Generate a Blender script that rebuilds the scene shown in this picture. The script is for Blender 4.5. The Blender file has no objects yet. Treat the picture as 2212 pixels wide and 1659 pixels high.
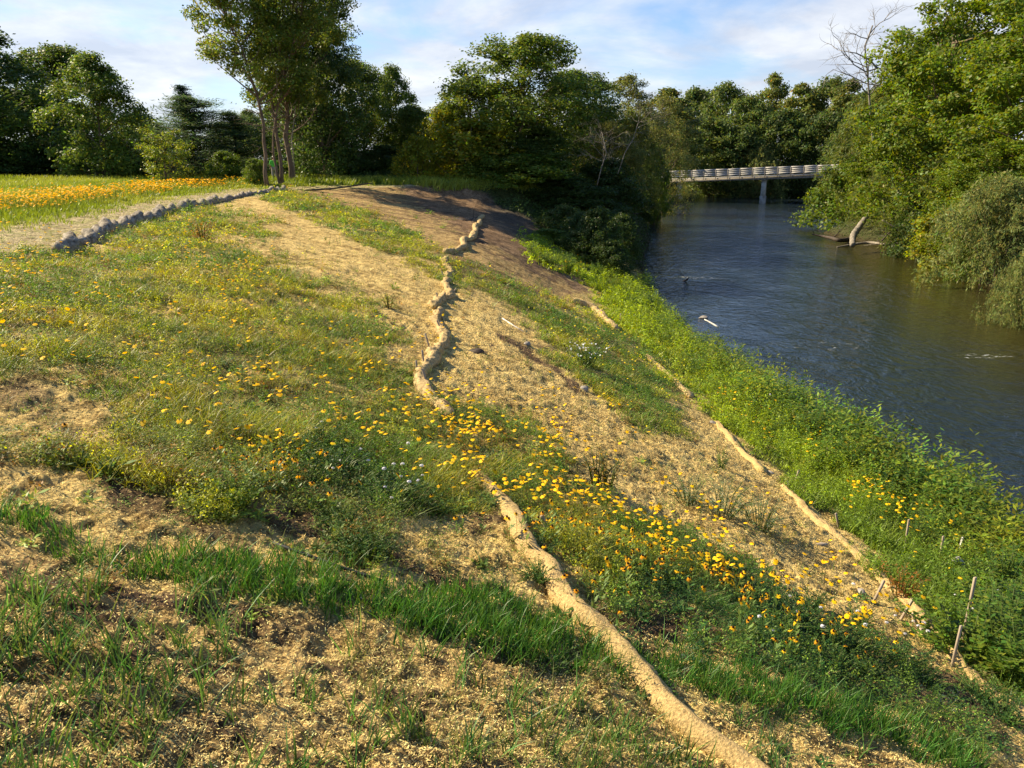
import bpy, math, random
import numpy as np
from mathutils import Vector, Matrix, Quaternion
scn = bpy.context.scene
COL = scn.collection
R_ = math.radians
# ------------------------------------------------------------------ camera, sky, sun, exposure
PITCH = R_(15.8)
F = 1702.9; CX = 1106.0; CY = 829.5          # focal length and centre in pixels of a 2212 px wide view
cd = bpy.data.cameras.new("camera"); cam = bpy.data.objects.new("camera", cd); COL.objects.link(cam)
cd.sensor_width = 36.0; cd.lens = 36.0 * F / 2212.0
cd.clip_start = 0.05; cd.clip_end = 4000
cam.location = (0, 0, 0); cam.rotation_euler = (math.pi/2 - PITCH, 0, 0)
scn.camera = cam
SUN_AZ = math.atan2(-0.92, 0.38); SUN_EL = R_(36)       # azimuth from +Y towards +X
w = bpy.data.worlds.new("World"); scn.world = w; w.use_nodes = True
nt = w.node_tree; nt.nodes.clear()
def nd(nt, typ, **kw):
    n = nt.nodes.new(typ)
    for k, v in kw.items():
        if k == 'inp':
            for kk, vv in v.items(): n.inputs[kk].default_value = vv
        else: setattr(n, k, v)
    return n
sky = nd(nt, 'ShaderNodeTexSky', sky_type='NISHITA', sun_disc=False, sun_elevation=SUN_EL, sun_rotation=SUN_AZ % (2*math.pi),
         air_density=1.0, dust_density=0.3, ozone_density=2.5)
tc = nd(nt, 'ShaderNodeTexCoord')
sep = nd(nt, 'ShaderNodeSeparateXYZ'); nt.links.new(tc.outputs['Generated'], sep.inputs[0])
zc = nd(nt, 'ShaderNodeMath', operation='MAXIMUM', inp={1: 0.0}); nt.links.new(sep.outputs['Z'], zc.inputs[0])
za = nd(nt, 'ShaderNodeMath', operation='ADD', inp={1: 0.22}); nt.links.new(zc.outputs[0], za.inputs[0])
dx = nd(nt, 'ShaderNodeMath', operation='DIVIDE'); dy = nd(nt, 'ShaderNodeMath', operation='DIVIDE')
nt.links.new(sep.outputs['X'], dx.inputs[0]); nt.links.new(za.outputs[0], dx.inputs[1])
nt.links.new(sep.outputs['Y'], dy.inputs[0]); nt.links.new(za.outputs[0], dy.inputs[1])
cmb = nd(nt, 'ShaderNodeCombineXYZ'); nt.links.new(dx.outputs[0], cmb.inputs[0]); nt.links.new(dy.outputs[0], cmb.inputs[1])
n1 = nd(nt, 'ShaderNodeTexNoise', inp={'Scale': 1.25, 'Detail': 9.0, 'Roughness': 0.58, 'Distortion': 0.35})
n2 = nd(nt, 'ShaderNodeTexNoise', inp={'Scale': 2.6, 'Detail': 8.0, 'Roughness': 0.6, 'Distortion': 0.2})
mp2 = nd(nt, 'ShaderNodeMapping', inp={'Location': (3.3, 1.7, 0.0), 'Scale': (1.0, 1.0, 1.0)})
nt.links.new(cmb.outputs[0], n1.inputs['Vector']); nt.links.new(cmb.outputs[0], mp2.inputs[0]); nt.links.new(mp2.outputs[0], n2.inputs['Vector'])
r1 = nd(nt, 'ShaderNodeValToRGB'); r1.color_ramp.elements[0].position = 0.38; r1.color_ramp.elements[1].position = 0.58
nt.links.new(n1.outputs[0], r1.inputs[0])
r2 = nd(nt, 'ShaderNodeValToRGB'); r2.color_ramp.elements[0].position = 0.38; r2.color_ramp.elements[1].position = 0.72
r2.color_ramp.elements[0].color = (0.62, 0.66, 0.76, 1); r2.color_ramp.elements[1].color = (1, 1, 1, 1)
nt.links.new(n2.outputs[0], r2.inputs[0])
hz = nd(nt, 'ShaderNodeMapRange', inp={1: 0.0, 2: 0.16, 3: 0.46, 4: 0.05}); nt.links.new(sep.outputs['Z'], hz.inputs[0])
fa = nd(nt, 'ShaderNodeMath', operation='ADD', use_clamp=True); nt.links.new(r1.outputs[0], fa.inputs[0]); nt.links.new(hz.outputs[0], fa.inputs[1])
fz = nd(nt, 'ShaderNodeMapRange', inp={1: 0.16, 2: 0.32, 3: 0.85, 4: 0.0}); nt.links.new(sep.outputs['Z'], fz.inputs[0])
fm = nd(nt, 'ShaderNodeMath', operation='MULTIPLY'); nt.links.new(fa.outputs[0], fm.inputs[0]); nt.links.new(fz.outputs[0], fm.inputs[1])
cc = nd(nt, 'ShaderNodeVectorMath', operation='SCALE', inp={'Scale': 7.2}); nt.links.new(r2.outputs[0], cc.inputs[0])
mx = nd(nt, 'ShaderNodeMixRGB'); tn = nd(nt, 'ShaderNodeMixRGB', blend_type='MULTIPLY', inp={0: 1.0, 2: (0.86, 0.97, 1.16, 1)}); nt.links.new(sky.outputs[0], tn.inputs[1]); nt.links.new(fm.outputs[0], mx.inputs[0]); nt.links.new(tn.outputs[0], mx.inputs[1]); nt.links.new(cc.outputs[0], mx.inputs[2])
bg = nd(nt, 'ShaderNodeBackground', inp={'Strength': 0.07}); nt.links.new(mx.outputs[0], bg.inputs[0])
wo = nd(nt, 'ShaderNodeOutputWorld'); nt.links.new(bg.outputs[0], wo.inputs[0])
sd = bpy.data.lights.new("sun", 'SUN'); sd.energy = 5.0; sd.angle = R_(0.6); sd.color = (1.0, 0.85, 0.58)
sun = bpy.data.objects.new("sun", sd); COL.objects.link(sun)
sv = Vector((math.sin(SUN_AZ)*math.cos(SUN_EL), math.cos(SUN_AZ)*math.cos(SUN_EL), math.sin(SUN_EL)))
sun.rotation_euler = sv.to_track_quat('Z', 'Y').to_euler()
scn.view_settings.view_transform = 'Standard'; scn.view_settings.look = 'None'
scn.view_settings.exposure = 1.15; scn.view_settings.gamma = 1.0
scn.render.engine = 'CYCLES'
scn.cycles.max_bounces = 5; scn.cycles.diffuse_bounces = 3; scn.cycles.glossy_bounces = 2
scn.cycles.transmission_bounces = 2; scn.cycles.transparent_max_bounces = 4
scn.cycles.caustics_reflective = False; scn.cycles.caustics_refractive = False

# ------------------------------------------------------------------ helpers
rng = np.random.default_rng(7)
def hash2(ix, iy, seed):
    h = (ix.astype(np.int64) * 374761393 + iy.astype(np.int64) * 668265263 + seed * 974634777) & 0xffffffff
    h = ((h ^ (h >> 13)) * 1274126177) & 0xffffffff
    h = (h ^ (h >> 16)) & 0xffffffff
    return h / 4294967295.0
def vnoise(x, y, seed=0):
    x = np.asarray(x, float); y = np.asarray(y, float)
    ix = np.floor(x); iy = np.floor(y); fx = x - ix; fy = y - iy
    fx = fx*fx*(3-2*fx); fy = fy*fy*(3-2*fy)
    a = hash2(ix, iy, seed); b = hash2(ix+1, iy, seed); c = hash2(ix, iy+1, seed); d = hash2(ix+1, iy+1, seed)
    return (a*(1-fx)+b*fx)*(1-fy) + (c*(1-fx)+d*fx)*fy
def fbm(x, y, seed=0, octv=4, gain=0.5):
    s = 0; a = 1; t = 0
    for k in range(octv):
        s = s + a*vnoise(x*2**k + 17.3*k, y*2**k - 9.1*k, seed+k); t += a; a *= gain
    return s/t
def sstep(a, b, x):
    t = np.clip((x-a)/(b-a), 0, 1); return t*t*(3-2*t)
def unit(v):
    return v/np.maximum(np.linalg.norm(v, axis=-1, keepdims=True), 1e-9)

def mesh_np(name, V, Fq, cols=None, mat=None, smooth=False, tri=False):
    me = bpy.data.meshes.new(name)
    V = np.asarray(V, np.float32); Fq = np.asarray(Fq, np.int32)
    k = Fq.shape[1]
    me.vertices.add(len(V)); me.vertices.foreach_set('co', V.ravel())
    me.loops.add(Fq.size); me.loops.foreach_set('vertex_index', Fq.ravel())
    me.polygons.add(len(Fq)); me.polygons.foreach_set('loop_start', np.arange(0, Fq.size, k, dtype=np.int32))
    me.polygons.foreach_set('loop_total', np.full(len(Fq), k, np.int32))
    if smooth: me.polygons.foreach_set('use_smooth', np.ones(len(Fq), bool))
    me.update(calc_edges=True)
    if cols is not None:
        at = me.color_attributes.new('Col', 'FLOAT_COLOR', 'POINT')
        c = np.ones((len(V), 4), np.float32); c[:, :3] = np.clip(cols, 0, 1); at.data.foreach_set('color', c.ravel())
    if mat: me.materials.append(mat)
    return me
def link(name, me, parent=None, loc=None):
    o = bpy.data.objects.new(name, me); COL.objects.link(o)
    if parent: o.parent = parent
    if loc is not None: o.location = loc
    return o
def tag(o, label=None, cat=None, group=None, kind=None):
    if label: o['label'] = label
    if cat: o['category'] = cat
    if group: o['group'] = group
    if kind: o['kind'] = kind
    return o
def empty(name, loc, label, cat, group=None, rz=0, scale=(1, 1, 1)):
    o = bpy.data.objects.new(name, None); COL.objects.link(o)
    o.location = loc; o.rotation_euler = (0, 0, rz); o.scale = scale; o.empty_display_size = 0.2
    return tag(o, label, cat, group)

class MB:
    """collects tubes, boxes and sheets into one mesh"""
    def __init__(s): s.V = []; s.F = []; s.C = []; s.n = 0
    def add(s, V, Fq, col=(1, 1, 1)):
        V = np.asarray(V, float); Fq = np.asarray(Fq, int)
        if Fq.shape[1] == 3: Fq = np.concatenate([Fq, Fq[:, 2:3]], 1)
        s.V.append(V); s.F.append(Fq + s.n); s.n += len(V)
        s.C.append(np.broadcast_to(np.asarray(col, float), (len(V), 3)))
    def tube(s, P, r, seg=6, col=(1, 1, 1), cap=True, lump=0, seed=0, twist=0, tl=.5):
        P = np.asarray(P, float); n = len(P); r = np.broadcast_to(np.asarray(r, float), (n,))
        T = np.gradient(P, axis=0); T = unit(T)
        up = np.array([0, 0, 1.0]) if abs(T[:, 2]).mean() < 0.8 else np.array([1.0, 0, 0])
        A = unit(np.cross(T, up)); B = np.cross(T, A)
        th = np.arange(seg)*2*np.pi/seg
        rr = r[:, None]*np.ones(seg)[None]
        if lump:
            d = np.cumsum(np.r_[0, np.linalg.norm(np.diff(P, axis=0), axis=1)])
            rr = rr*(1+lump*(fbm(d[:, None]*6+seed, th[None]*2.2+5, seed, 3)-.5)*2+lump*(fbm(d[:, None]*30+seed, th[None]*9+5, seed+7, 2)-.5)*.9)
        if twist:
            d = np.cumsum(np.r_[0, np.linalg.norm(np.diff(P, axis=0), axis=1)])
            ph = d[:, None]*2*np.pi/tl+th[None]+fbm(d[:, None]*.8+seed, d[:, None]*0, seed, 2)*4
            rr = rr*(1+twist*(1-2*np.abs(np.sin(ph*.5))**.7)+.3*twist*np.sin(ph*7))
        V = P[:, None] + rr[..., None]*(np.cos(th)[None, :, None]*A[:, None] + np.sin(th)[None, :, None]*B[:, None])
        V = V.reshape(-1, 3)
        i = np.arange(n-1)[:, None]*seg; j = np.arange(seg)[None]; j2 = (j+1) % seg
        Fq = np.stack([i+j, i+j2, i+seg+j2, i+seg+j], -1).reshape(-1, 4)
        if cap:
            V = np.vstack([V, P[0], P[-1]]); a = np.arange(seg); b = (a+1) % seg; e = len(V)
            Fq = np.vstack([Fq, np.stack([b, a, np.full(seg, e-2), np.full(seg, e-2)], 1),
                            np.stack([(n-1)*seg+a, (n-1)*seg+b, np.full(seg, e-1), np.full(seg, e-1)], 1)])
        s.add(V, Fq, col)
    def box(s, c, size, M=None, col=(1, 1, 1)):
        h = np.array(size)/2.0
        v = np.array([[x, y, z] for z in (-1, 1) for y in (-1, 1) for x in (-1, 1)], float)*h
        if M is not None: v = v @ np.array(M.to_3x3() if hasattr(M, 'to_3x3') else M).T
        s.add(v + np.array(c), [[0, 2, 3, 1], [4, 5, 7, 6], [0, 1, 5, 4], [2, 6, 7, 3], [0, 4, 6, 2], [1, 3, 7, 5]], col)
    def mesh(s, name, mat, smooth=False):
        V = np.vstack(s.V); Fq = np.vstack(s.F); C = np.vstack(s.C)
        me = bpy.data.meshes.new(name)
        tri = Fq[:, 2] == Fq[:, 3]
        tot = np.where(tri, 3, 4).astype(np.int32)
        li = np.concatenate([f[:k] for f, k in zip(Fq, tot)]) if tri.any() else Fq.ravel()
        me.vertices.add(len(V)); me.vertices.foreach_set('co', V.astype(np.float32).ravel())
        me.loops.add(len(li)); me.loops.foreach_set('vertex_index', li.astype(np.int32))
        me.polygons.add(len(Fq)); me.polygons.foreach_set('loop_start', np.r_[0, np.cumsum(tot)[:-1]].astype(np.int32))
        me.polygons.foreach_set('loop_total', tot)
        if smooth: me.polygons.foreach_set('use_smooth', np.ones(len(Fq), bool))
        me.update(calc_edges=True)
        at = me.color_attributes.new('Col', 'FLOAT_COLOR', 'POINT')
        c = np.ones((len(V), 4), np.float32); c[:, :3] = C; at.data.foreach_set('color', c.ravel())
        me.materials.append(mat)
        return me
    def build(s, name, mat, parent=None, smooth=False): return link(name, s.mesh(name, mat, smooth), parent)

# ------------------------------------------------------------------ materials
def mat_new(name):
    m = bpy.data.materials.new(name); m.use_nodes = True; n = m.node_tree; n.nodes.clear()
    out = nd(n, 'ShaderNodeOutputMaterial'); return m, n, out
def mat_leaf(name, transl=0.35, rough=0.5, spec=0.25):
    m, n, out = mat_new(name)
    a = nd(n, 'ShaderNodeAttribute', attribute_name='Col')
    b = nd(n, 'ShaderNodeBsdfPrincipled', inp={'Roughness': rough, 'Specular IOR Level': spec})
    t = nd(n, 'ShaderNodeBsdfTranslucent'); mixn = nd(n, 'ShaderNodeMixShader', inp={0: transl})
    hs = nd(n, 'ShaderNodeHueSaturation', inp={'Hue': 0.485, 'Saturation': 1.1, 'Value': 1.5})
    n.links.new(a.outputs['Color'], b.inputs['Base Color']); n.links.new(a.outputs['Color'], hs.inputs['Color'])
    n.links.new(hs.outputs[0], t.inputs[0])
    n.links.new(b.outputs[0], mixn.inputs[1]); n.links.new(t.outputs[0], mixn.inputs[2]); n.links.new(mixn.outputs[0], out.inputs[0])
    return m
def mat_rough(name, c1, c2, scale=8.0, rough=0.85, bump=0.3, stretch=(1, 1, 1), attr=False, spec=0.2, detail=6.0):
    m, n, out = mat_new(name)
    tcn = nd(n, 'ShaderNodeTexCoord'); mp = nd(n, 'ShaderNodeMapping', inp={'Scale': stretch})
    n.links.new(tcn.outputs['Object'], mp.inputs[0])
    no = nd(n, 'ShaderNodeTexNoise', inp={'Scale': scale, 'Detail': detail, 'Roughness': 0.65}); n.links.new(mp.outputs[0], no.inputs['Vector'])
    rp = nd(n, 'ShaderNodeValToRGB'); rp.color_ramp.elements[0].position = .32; rp.color_ramp.elements[1].position = .68
    rp.color_ramp.elements[0].color = (*c1, 1); rp.color_ramp.elements[1].color = (*c2, 1); n.links.new(no.outputs[0], rp.inputs[0])
    b = nd(n, 'ShaderNodeBsdfPrincipled', inp={'Roughness': rough, 'Specular IOR Level': spec})
    src = rp.outputs[0]
    if attr:
        a = nd(n, 'ShaderNodeAttribute', attribute_name='Col'); mm = nd(n, 'ShaderNodeMixRGB', blend_type='MULTIPLY', inp={0: 1.0})
        n.links.new(src, mm.inputs[1]); n.links.new(a.outputs['Color'], mm.inputs[2]); src = mm.outputs[0]
    n.links.new(src, b.inputs['Base Color'])
    bp = nd(n, 'ShaderNodeBump', inp={'Strength': bump, 'Distance': 0.03}); n.links.new(no.outputs[0], bp.inputs['Height']); n.links.new(bp.outputs[0], b.inputs['Normal'])
    n.links.new(b.outputs[0], out.inputs[0]); return m
M_leaf = mat_leaf('leaf', 0.42)
M_grass = mat_leaf('grass_blade', 0.30, 0.45, 0.3)
M_petal = mat_leaf('petal', 0.25, 0.6, 0.1)
M_bark = mat_rough('bark', (0.085, 0.06, 0.038), (0.21, 0.16, 0.11), 5, 0.9, 0.8, (1, 1, .25))
M_ashbark = mat_rough('bark_grey', (0.08, 0.055, 0.038), (0.21, 0.15, 0.10), 6, 0.9, 0.8, (1, 1, .25))  # bark of the ash trees, its own brown tone
M_dead = mat_rough('dead_wood', (0.13, 0.11, 0.085), (0.34, 0.30, 0.245), 7, 0.85, 0.5, (1, 1, .4))
M_white = mat_rough('bleached_wood', (0.45, 0.42, 0.36), (0.78, 0.74, 0.66), 9, 0.8, 0.4)
M_darkwood = mat_rough('wet_wood', (0.035, 0.026, 0.02), (0.10, 0.075, 0.055), 7, 0.7, 0.5)
M_stake = mat_rough('stake_wood', (0.26, 0.20, 0.14), (0.46, 0.38, 0.28), 20, 0.85, 0.3, (1, 1, .15))
M_rail = mat_rough('weathered_boards', (0.27, 0.25, 0.225), (0.54, 0.51, 0.46), 1.6, 0.85, 0.2, (1, 1, 6))
M_post = mat_rough('bridge_post_wood', (0.17, 0.15, 0.13), (0.34, 0.31, 0.27), 5, 0.9, 0.2)
M_conc = mat_rough('concrete', (0.32, 0.31, 0.27), (0.58, 0.56, 0.50), 1.4, 0.9, 0.25)
M_darkconc = mat_rough('stained_concrete', (0.16, 0.14, 0.11), (0.42, 0.40, 0.35), 2.0, 0.9, 0.25)
M_rock = mat_rough('rock', (0.17, 0.15, 0.13), (0.40, 0.36, 0.31), 6, 0.85, 0.6)
M_skin = mat_rough('skin', (0.45, 0.27, 0.19), (0.52, 0.33, 0.24), 20, 0.6, 0.02)
M_shirtg = mat_rough('green_shirt', (0.10, 0.52, 0.06), (0.16, 0.66, 0.09), 12, 0.8, 0.2)
M_shirty = mat_rough('yellow_shirt', (0.62, 0.72, 0.03), (0.72, 0.82, 0.05), 12, 0.8, 0.2)
M_pants = mat_rough('khaki_trousers', (0.30, 0.27, 0.23), (0.42, 0.38, 0.33), 9, 0.9, 0.2)
M_hair = mat_rough('dark_hair', (0.03, 0.02, 0.015), (0.06, 0.04, 0.03), 30, 0.6, 0.2)
M_cap = mat_rough('white_cap', (0.6, 0.6, 0.58), (0.75, 0.75, 0.73), 12, 0.8, 0.1)
M_net = mat_rough('netting', (0.10, 0.10, 0.11), (0.55, 0.55, 0.56), 60, 0.7, 0.3, (1, 1, 1))
M_fabric = mat_rough('silt_fabric', (0.02, 0.02, 0.022), (0.05, 0.05, 0.055), 10, 0.7, 0.3)

# ------------------------------------------------------------------ terrain
YS = np.arange(-60, 420.1, 0.5)
def curve(pts, sm=2.5):
    p = np.array(pts, float); v = np.interp(YS, p[:, 0], p[:, 1])
    k = np.exp(-0.5*(np.arange(-12, 13)*0.5/sm)**2); k /= k.sum()
    vp = np.pad(v, 12, mode='edge'); return np.convolve(vp, k, 'valid')
C_crest = curve([(-60, 45), (-20, 12), (-4, 1.2), (0, -1.6), (4, -4.8), (8, -6.8), (15, -8.7), (25, -10.6), (35, -12.3), (46, -13.6), (50, -13.2), (53, -11), (56.5, -6), (58, -1.5), (60, 2), (66, 5), (75, 8), (108, 12), (140, 22), (160, 30), (420, 60)], 1.0)
C_mid = curve([(-60, 52), (-20, 18), (-4, 6.2), (0, 3.2), (3.6, 1.25), (5.3, .67), (7.6, -.33), (11, -1.1), (18.7, -1.6), (30, -1.9), (49, -2.0), (53, -0.6), (56.5, 0.2), (58, 2), (60, 4.4), (66, 7), (75, 10), (108, 14.2), (140, 24.5), (160, 33), (420, 63)], 1.0)
C_low = curve([(-60, 60), (-20, 24), (-4, 11), (0, 8.6), (3, 6.9), (7, 5.3), (9.4, 4.9), (15.6, 3.95), (24.7, 3.1), (30, 2.4), (40, 3.0), (48, 4.2), (54, 4.9), (60, 7.2), (66, 9.2), (75, 11.4), (108, 15.7), (140, 26.5), (160, 35), (420, 65)], 1.0)
C_wat = curve([(-60, 66), (-20, 29), (-4, 14.5), (0, 12.3), (5, 10.6), (14, 8.9), (20, 8.1), (29.5, 7.1), (38, 7.2), (47.5, 8.0), (60, 10.0), (66, 11.3), (75, 13), (108, 17.6), (139, 28.5), (160, 37), (420, 67)], 1.2)
C_wr = curve([(-60, 84), (-20, 40), (0, 22.5), (20, 23.5), (30, 24.6), (41, 26.6), (52.7, 29.5), (60, 31.6), (67, 32.2), (76, 31.0), (82, 31.2), (85, 36), (90, 46), (100, 56), (120, 66), (160, 72), (420, 90)], 1.5)
def cv(C, y): return np.interp(y, YS, C)
WATER = -7.0
def base_h(x, y):
    x = np.asarray(x, float); y = np.asarray(y, float)
    c, m, l, wl, wr = cv(C_crest, y), cv(C_mid, y), cv(C_low, y), cv(C_wat, y), cv(C_wr, y)
    X = np.stack([c-60, c-4, c, m, l, wl, wl+3.0])
    Zk = np.array([-1.2, -1.62, -1.78, -3.2, -5.2, -7.0, -8.4])
    Z = np.broadcast_to(Zk.reshape((7,)+(1,)*x.ndim), X.shape)
    h = np.diff(X, axis=0); d = np.diff(Z, axis=0)/h
    S = np.zeros_like(X); S[0] = 0; S[-1] = d[-1]
    for i in range(1, 6):
        S[i] = np.where(d[i-1]*d[i] > 0, 2*d[i-1]*d[i]/(d[i-1]+d[i]-1e-12), 0)
    out = np.where(x < X[0], Z[0], Z[-1])
    for i in range(6):
        t = (x-X[i])/h[i]; k = (t >= 0) & (t <= 1)
        t = np.clip(t, 0, 1)
        hh = (2*t**3-3*t*t+1)*Z[i] + (t**3-2*t*t+t)*h[i]*S[i] + (-2*t**3+3*t*t)*Z[i+1] + (t**3-t*t)*h[i]*S[i+1]
        out = np.where(k, hh, out)
    r = np.interp(x-wr, [-3, 0, 1.5, 4, 12, 60], [-8.4, -7.0, -6.2, -5.2, -4.0, -2.5])
    f = np.interp(y + 0.12*(x-40), [196, 200, 204, 216, 300], [-8.4, -7.0, -5.8, -4.0, -2.5])
    return np.maximum(np.maximum(out, r), f)
def detail_h(x, y):
    r = np.hypot(x, y)
    near = 1/(1+(r/30)**2)
    n = (fbm(x*1.1, y*1.1, 3, 4)-.5)*0.16 + (np.abs(fbm(x*5, y*5, 5, 3)-.5)*-.16+.02)*near + (fbm(x*20, y*20, 9, 2)-.5)*0.035*near
    # rough eroded cut face near the trees
    m = cv(C_mid, y)
    cut = np.exp(-((y-55.5)/3.2)**2)*sstep(-9, -4, x)*sstep(10, 4, x)
    n = n + cut*(fbm(x*.9, y*.9, 21, 4)-.5)*0.9
    # rills of the far mulched strip run straight downhill
    st = sstep(34, 40, y)*sstep(54, 50, y)*sstep(-7, -3, x)*sstep(7, 4, x)
    n = n + st*(vnoise((y+0.12*x)*1.6, x*.12, 31)-.5)*0.12
    return n
def hgt(x, y): return base_h(x, y) + detail_h(x, y)
cp, sp = math.cos(PITCH), math.sin(PITCH)
def ray(u, v):
    a = (u-CX)/F; b = (CY-v)/F
    return np.array([a, cp+b*sp, -sp+b*cp])
def at(u, v, full=True):
    """the ground point seen at pixel u, v of the 2212 px wide view"""
    d = ray(u, v); t = np.geomspace(0.5, 600, 5000)
    f = hgt if full else base_h
    g = t*d[2] - f(t*d[0], t*d[1]); i = int(np.argmax(g < 0))
    if g.min() > 0: i = len(t)-1
    a = g[i-1]/(g[i-1]-g[i]+1e-12) if i > 0 else 0
    tt = t[i-1]+(t[i]-t[i-1])*a
    return np.array([tt*d[0], tt*d[1], tt*d[2]])
def at_z(u, v, z):
    d = ray(u, v); t = z/d[2]; return d*t
def at_y(u, v, y):
    d = ray(u, v); return d*(y/d[1])
def proj(x, y, z):
    dep = y*cp - z*sp; upc = y*sp + z*cp
    dep = np.maximum(dep, 0.05)
    return CX + F*x/dep, CY - F*upc/dep

# ---- masks: where each kind of cover grows, traced once and projected onto the ground
MW, MH = 560, 420
gu, gv = np.meshgrid((np.arange(MW)+.5)*4, (np.arange(MH)+.5)*4)
def poly(pts):
    p = np.array(pts, float); ins = np.zeros(gu.shape, bool); j = len(p)-1
    for i in range(len(p)):
        c = ((p[i, 1] > gv) != (p[j, 1] > gv)) & (gu < (p[j, 0]-p[i, 0])*(gv-p[i, 1])/(p[j, 1]-p[i, 1]+1e-9)+p[i, 0])
        ins ^= c; j = i
    return ins.astype(float)
def line(pts, wd):
    p = np.array(pts, float); wd = np.broadcast_to(wd, (len(p),)); best = np.zeros(gu.shape)
    for i in range(len(p)-1):
        a, b = p[i], p[i+1]; ab = b-a; t = np.clip(((gu-a[0])*ab[0]+(gv-a[1])*ab[1])/(ab@ab), 0, 1)
        d = np.hypot(gu-a[0]-t*ab[0], gv-a[1]-t*ab[1]); ww = wd[i]+(wd[i+1]-wd[i])*t
        best = np.maximum(best, np.clip((ww-d)/(ww*.5), 0, 1))
    return best
def ell(cx, cy, rx, ry): return np.clip(1.4-np.hypot((gu-cx)/rx, (gv-cy)/ry), 0, 1)
def blur(a, n=2):
    for _ in range(n):
        p = np.pad(a, 1, mode='edge')
        a = (p[1:-1, 1:-1]*4+p[:-2, 1:-1]*2+p[2:, 1:-1]*2+p[1:-1, :-2]*2+p[1:-1, 2:]*2)/12
    return a
def look(Mk, x, y, z=None):
    if z is None: z = base_h(x, y)
    jx = (fbm(np.asarray(x)*1.3, np.asarray(y)*1.3, 201, 3)-.5)*1.3; jy = (fbm(np.asarray(x)*1.3, np.asarray(y)*1.3, 203, 3)-.5)*1.3; jr = np.clip(np.hypot(x, y)/14, .35, 1.6)
    u, v = proj(x+jx*jr, y+jy*jr, z)
    fx = np.clip(u/4-.5, 0, MW-1.001); fy = np.clip(v/4-.5, 0, MH-1.001)
    ix = fx.astype(int); iy = fy.astype(int); a = fx-ix; b = fy-iy
    return (Mk[iy, ix]*(1-a)+Mk[iy, ix+1]*a)*(1-b) + (Mk[iy+1, ix]*(1-a)+Mk[iy+1, ix+1]*a)*b
mainveg = poly([(-20, 560), (100, 545), (200, 560), (330, 495), (450, 500), (560, 560), (680, 620), (790, 700), (870, 780), (930, 860), (1120, 890), (1220, 990), (1380, 1105), (1480, 1155), (1610, 1215), (1735, 1315), (1880, 1405), (2000, 1470), (1980, 1500), (1850, 1450), (1700, 1410), (1560, 1380), (1400, 1310), (1290, 1270), (1200, 1190), (1080, 1110), (900, 1110), (800, 1140), (600, 1110), (480, 1050), (300, 960), (150, 880), (-20, 830)])
strip = line([(590, 425), (720, 465), (850, 515), (960, 585), (1060, 620), (1180, 680), (1300, 760), (1400, 840)], [26, 34, 34, 34, 32, 42, 90, 110])
strip2 = line([(1180, 680), (1240, 760), (1330, 850), (1450, 930)], [40, 46, 40, 22])
bankm = poly([(1120, 500), (1250, 560), (1420, 630), (1560, 690), (1700, 800), (1900, 920), (2060, 1030), (2300, 1180), (2300, 1620), (2140, 1450), (2030, 1330), (1890, 1210), (1790, 1110), (1700, 1030), (1610, 950), (1480, 830), (1380, 740), (1290, 650), (1250, 600), (1150, 560)])
lowleft = line([(-20, 960), (200, 1000), (350, 1040), (520, 1090)], 45)*0.75 + ell(500, 1080, 90, 45)*.6 + ell(780, 1160, 60, 45)*.6 + line([(1230, 1200), (1300, 1290), (1500, 1330)], 40)*.4
upper = line([(230, 550), (340, 500), (430, 470), (560, 500)], 34)*.9 + line([(600, 570), (740, 640), (850, 720)], 30)*.5 + ell(840, 650, 12, 12)
lowright = line([(1500, 1400), (1700, 1430), (1900, 1490), (2150, 1600)], 50)*.7 + line([(2060, 1450), (2212, 1560)], 22)
thin = np.maximum(np.maximum(ell(1380, 1335, 230, 70), ell(1700, 1450, 300, 55)), ell(1130, 1160, 90, 50)); mainveg = mainveg*(1-.75*thin)
MG = blur(np.clip(np.maximum.reduce([mainveg*.85, strip*.95, strip2*.8, lowleft, upper, lowright*.3]), 0, 1))
oat = np.maximum(line([(10, 1115), (90, 1145), (200, 1185), (400, 1215), (600, 1250), (700, 1280), (850, 1315), (1050, 1350), (1170, 1390), (1330, 1435)], [30, 40, 42, 42, 50, 60, 66, 66, 64, 52]),
                 line([(1370, 1420), (1550, 1490), (1750, 1545), (1950, 1590), (2120, 1650)], [48, 48, 42, 40, 36]))
sparse = poly([(-20, 1190), (200, 1230), (400, 1270), (620, 1330), (900, 1400), (1150, 1430), (1380, 1520), (1560, 1680), (-20, 1680)])*0.19 + ell(60, 1310, 160, 120)*.35 + ell(40, 1500, 140, 90)*.45 + ell(280, 1470, 80, 60)*.3 + poly([(1500, 1500), (1900, 1610), (2000, 1680), (1650, 1680)])*.12
MO = blur(np.clip(oat, 0, 1)); MOS = blur(np.clip(sparse*(1-oat), 0, 1)*1.0); MBK = blur(bankm)
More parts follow.
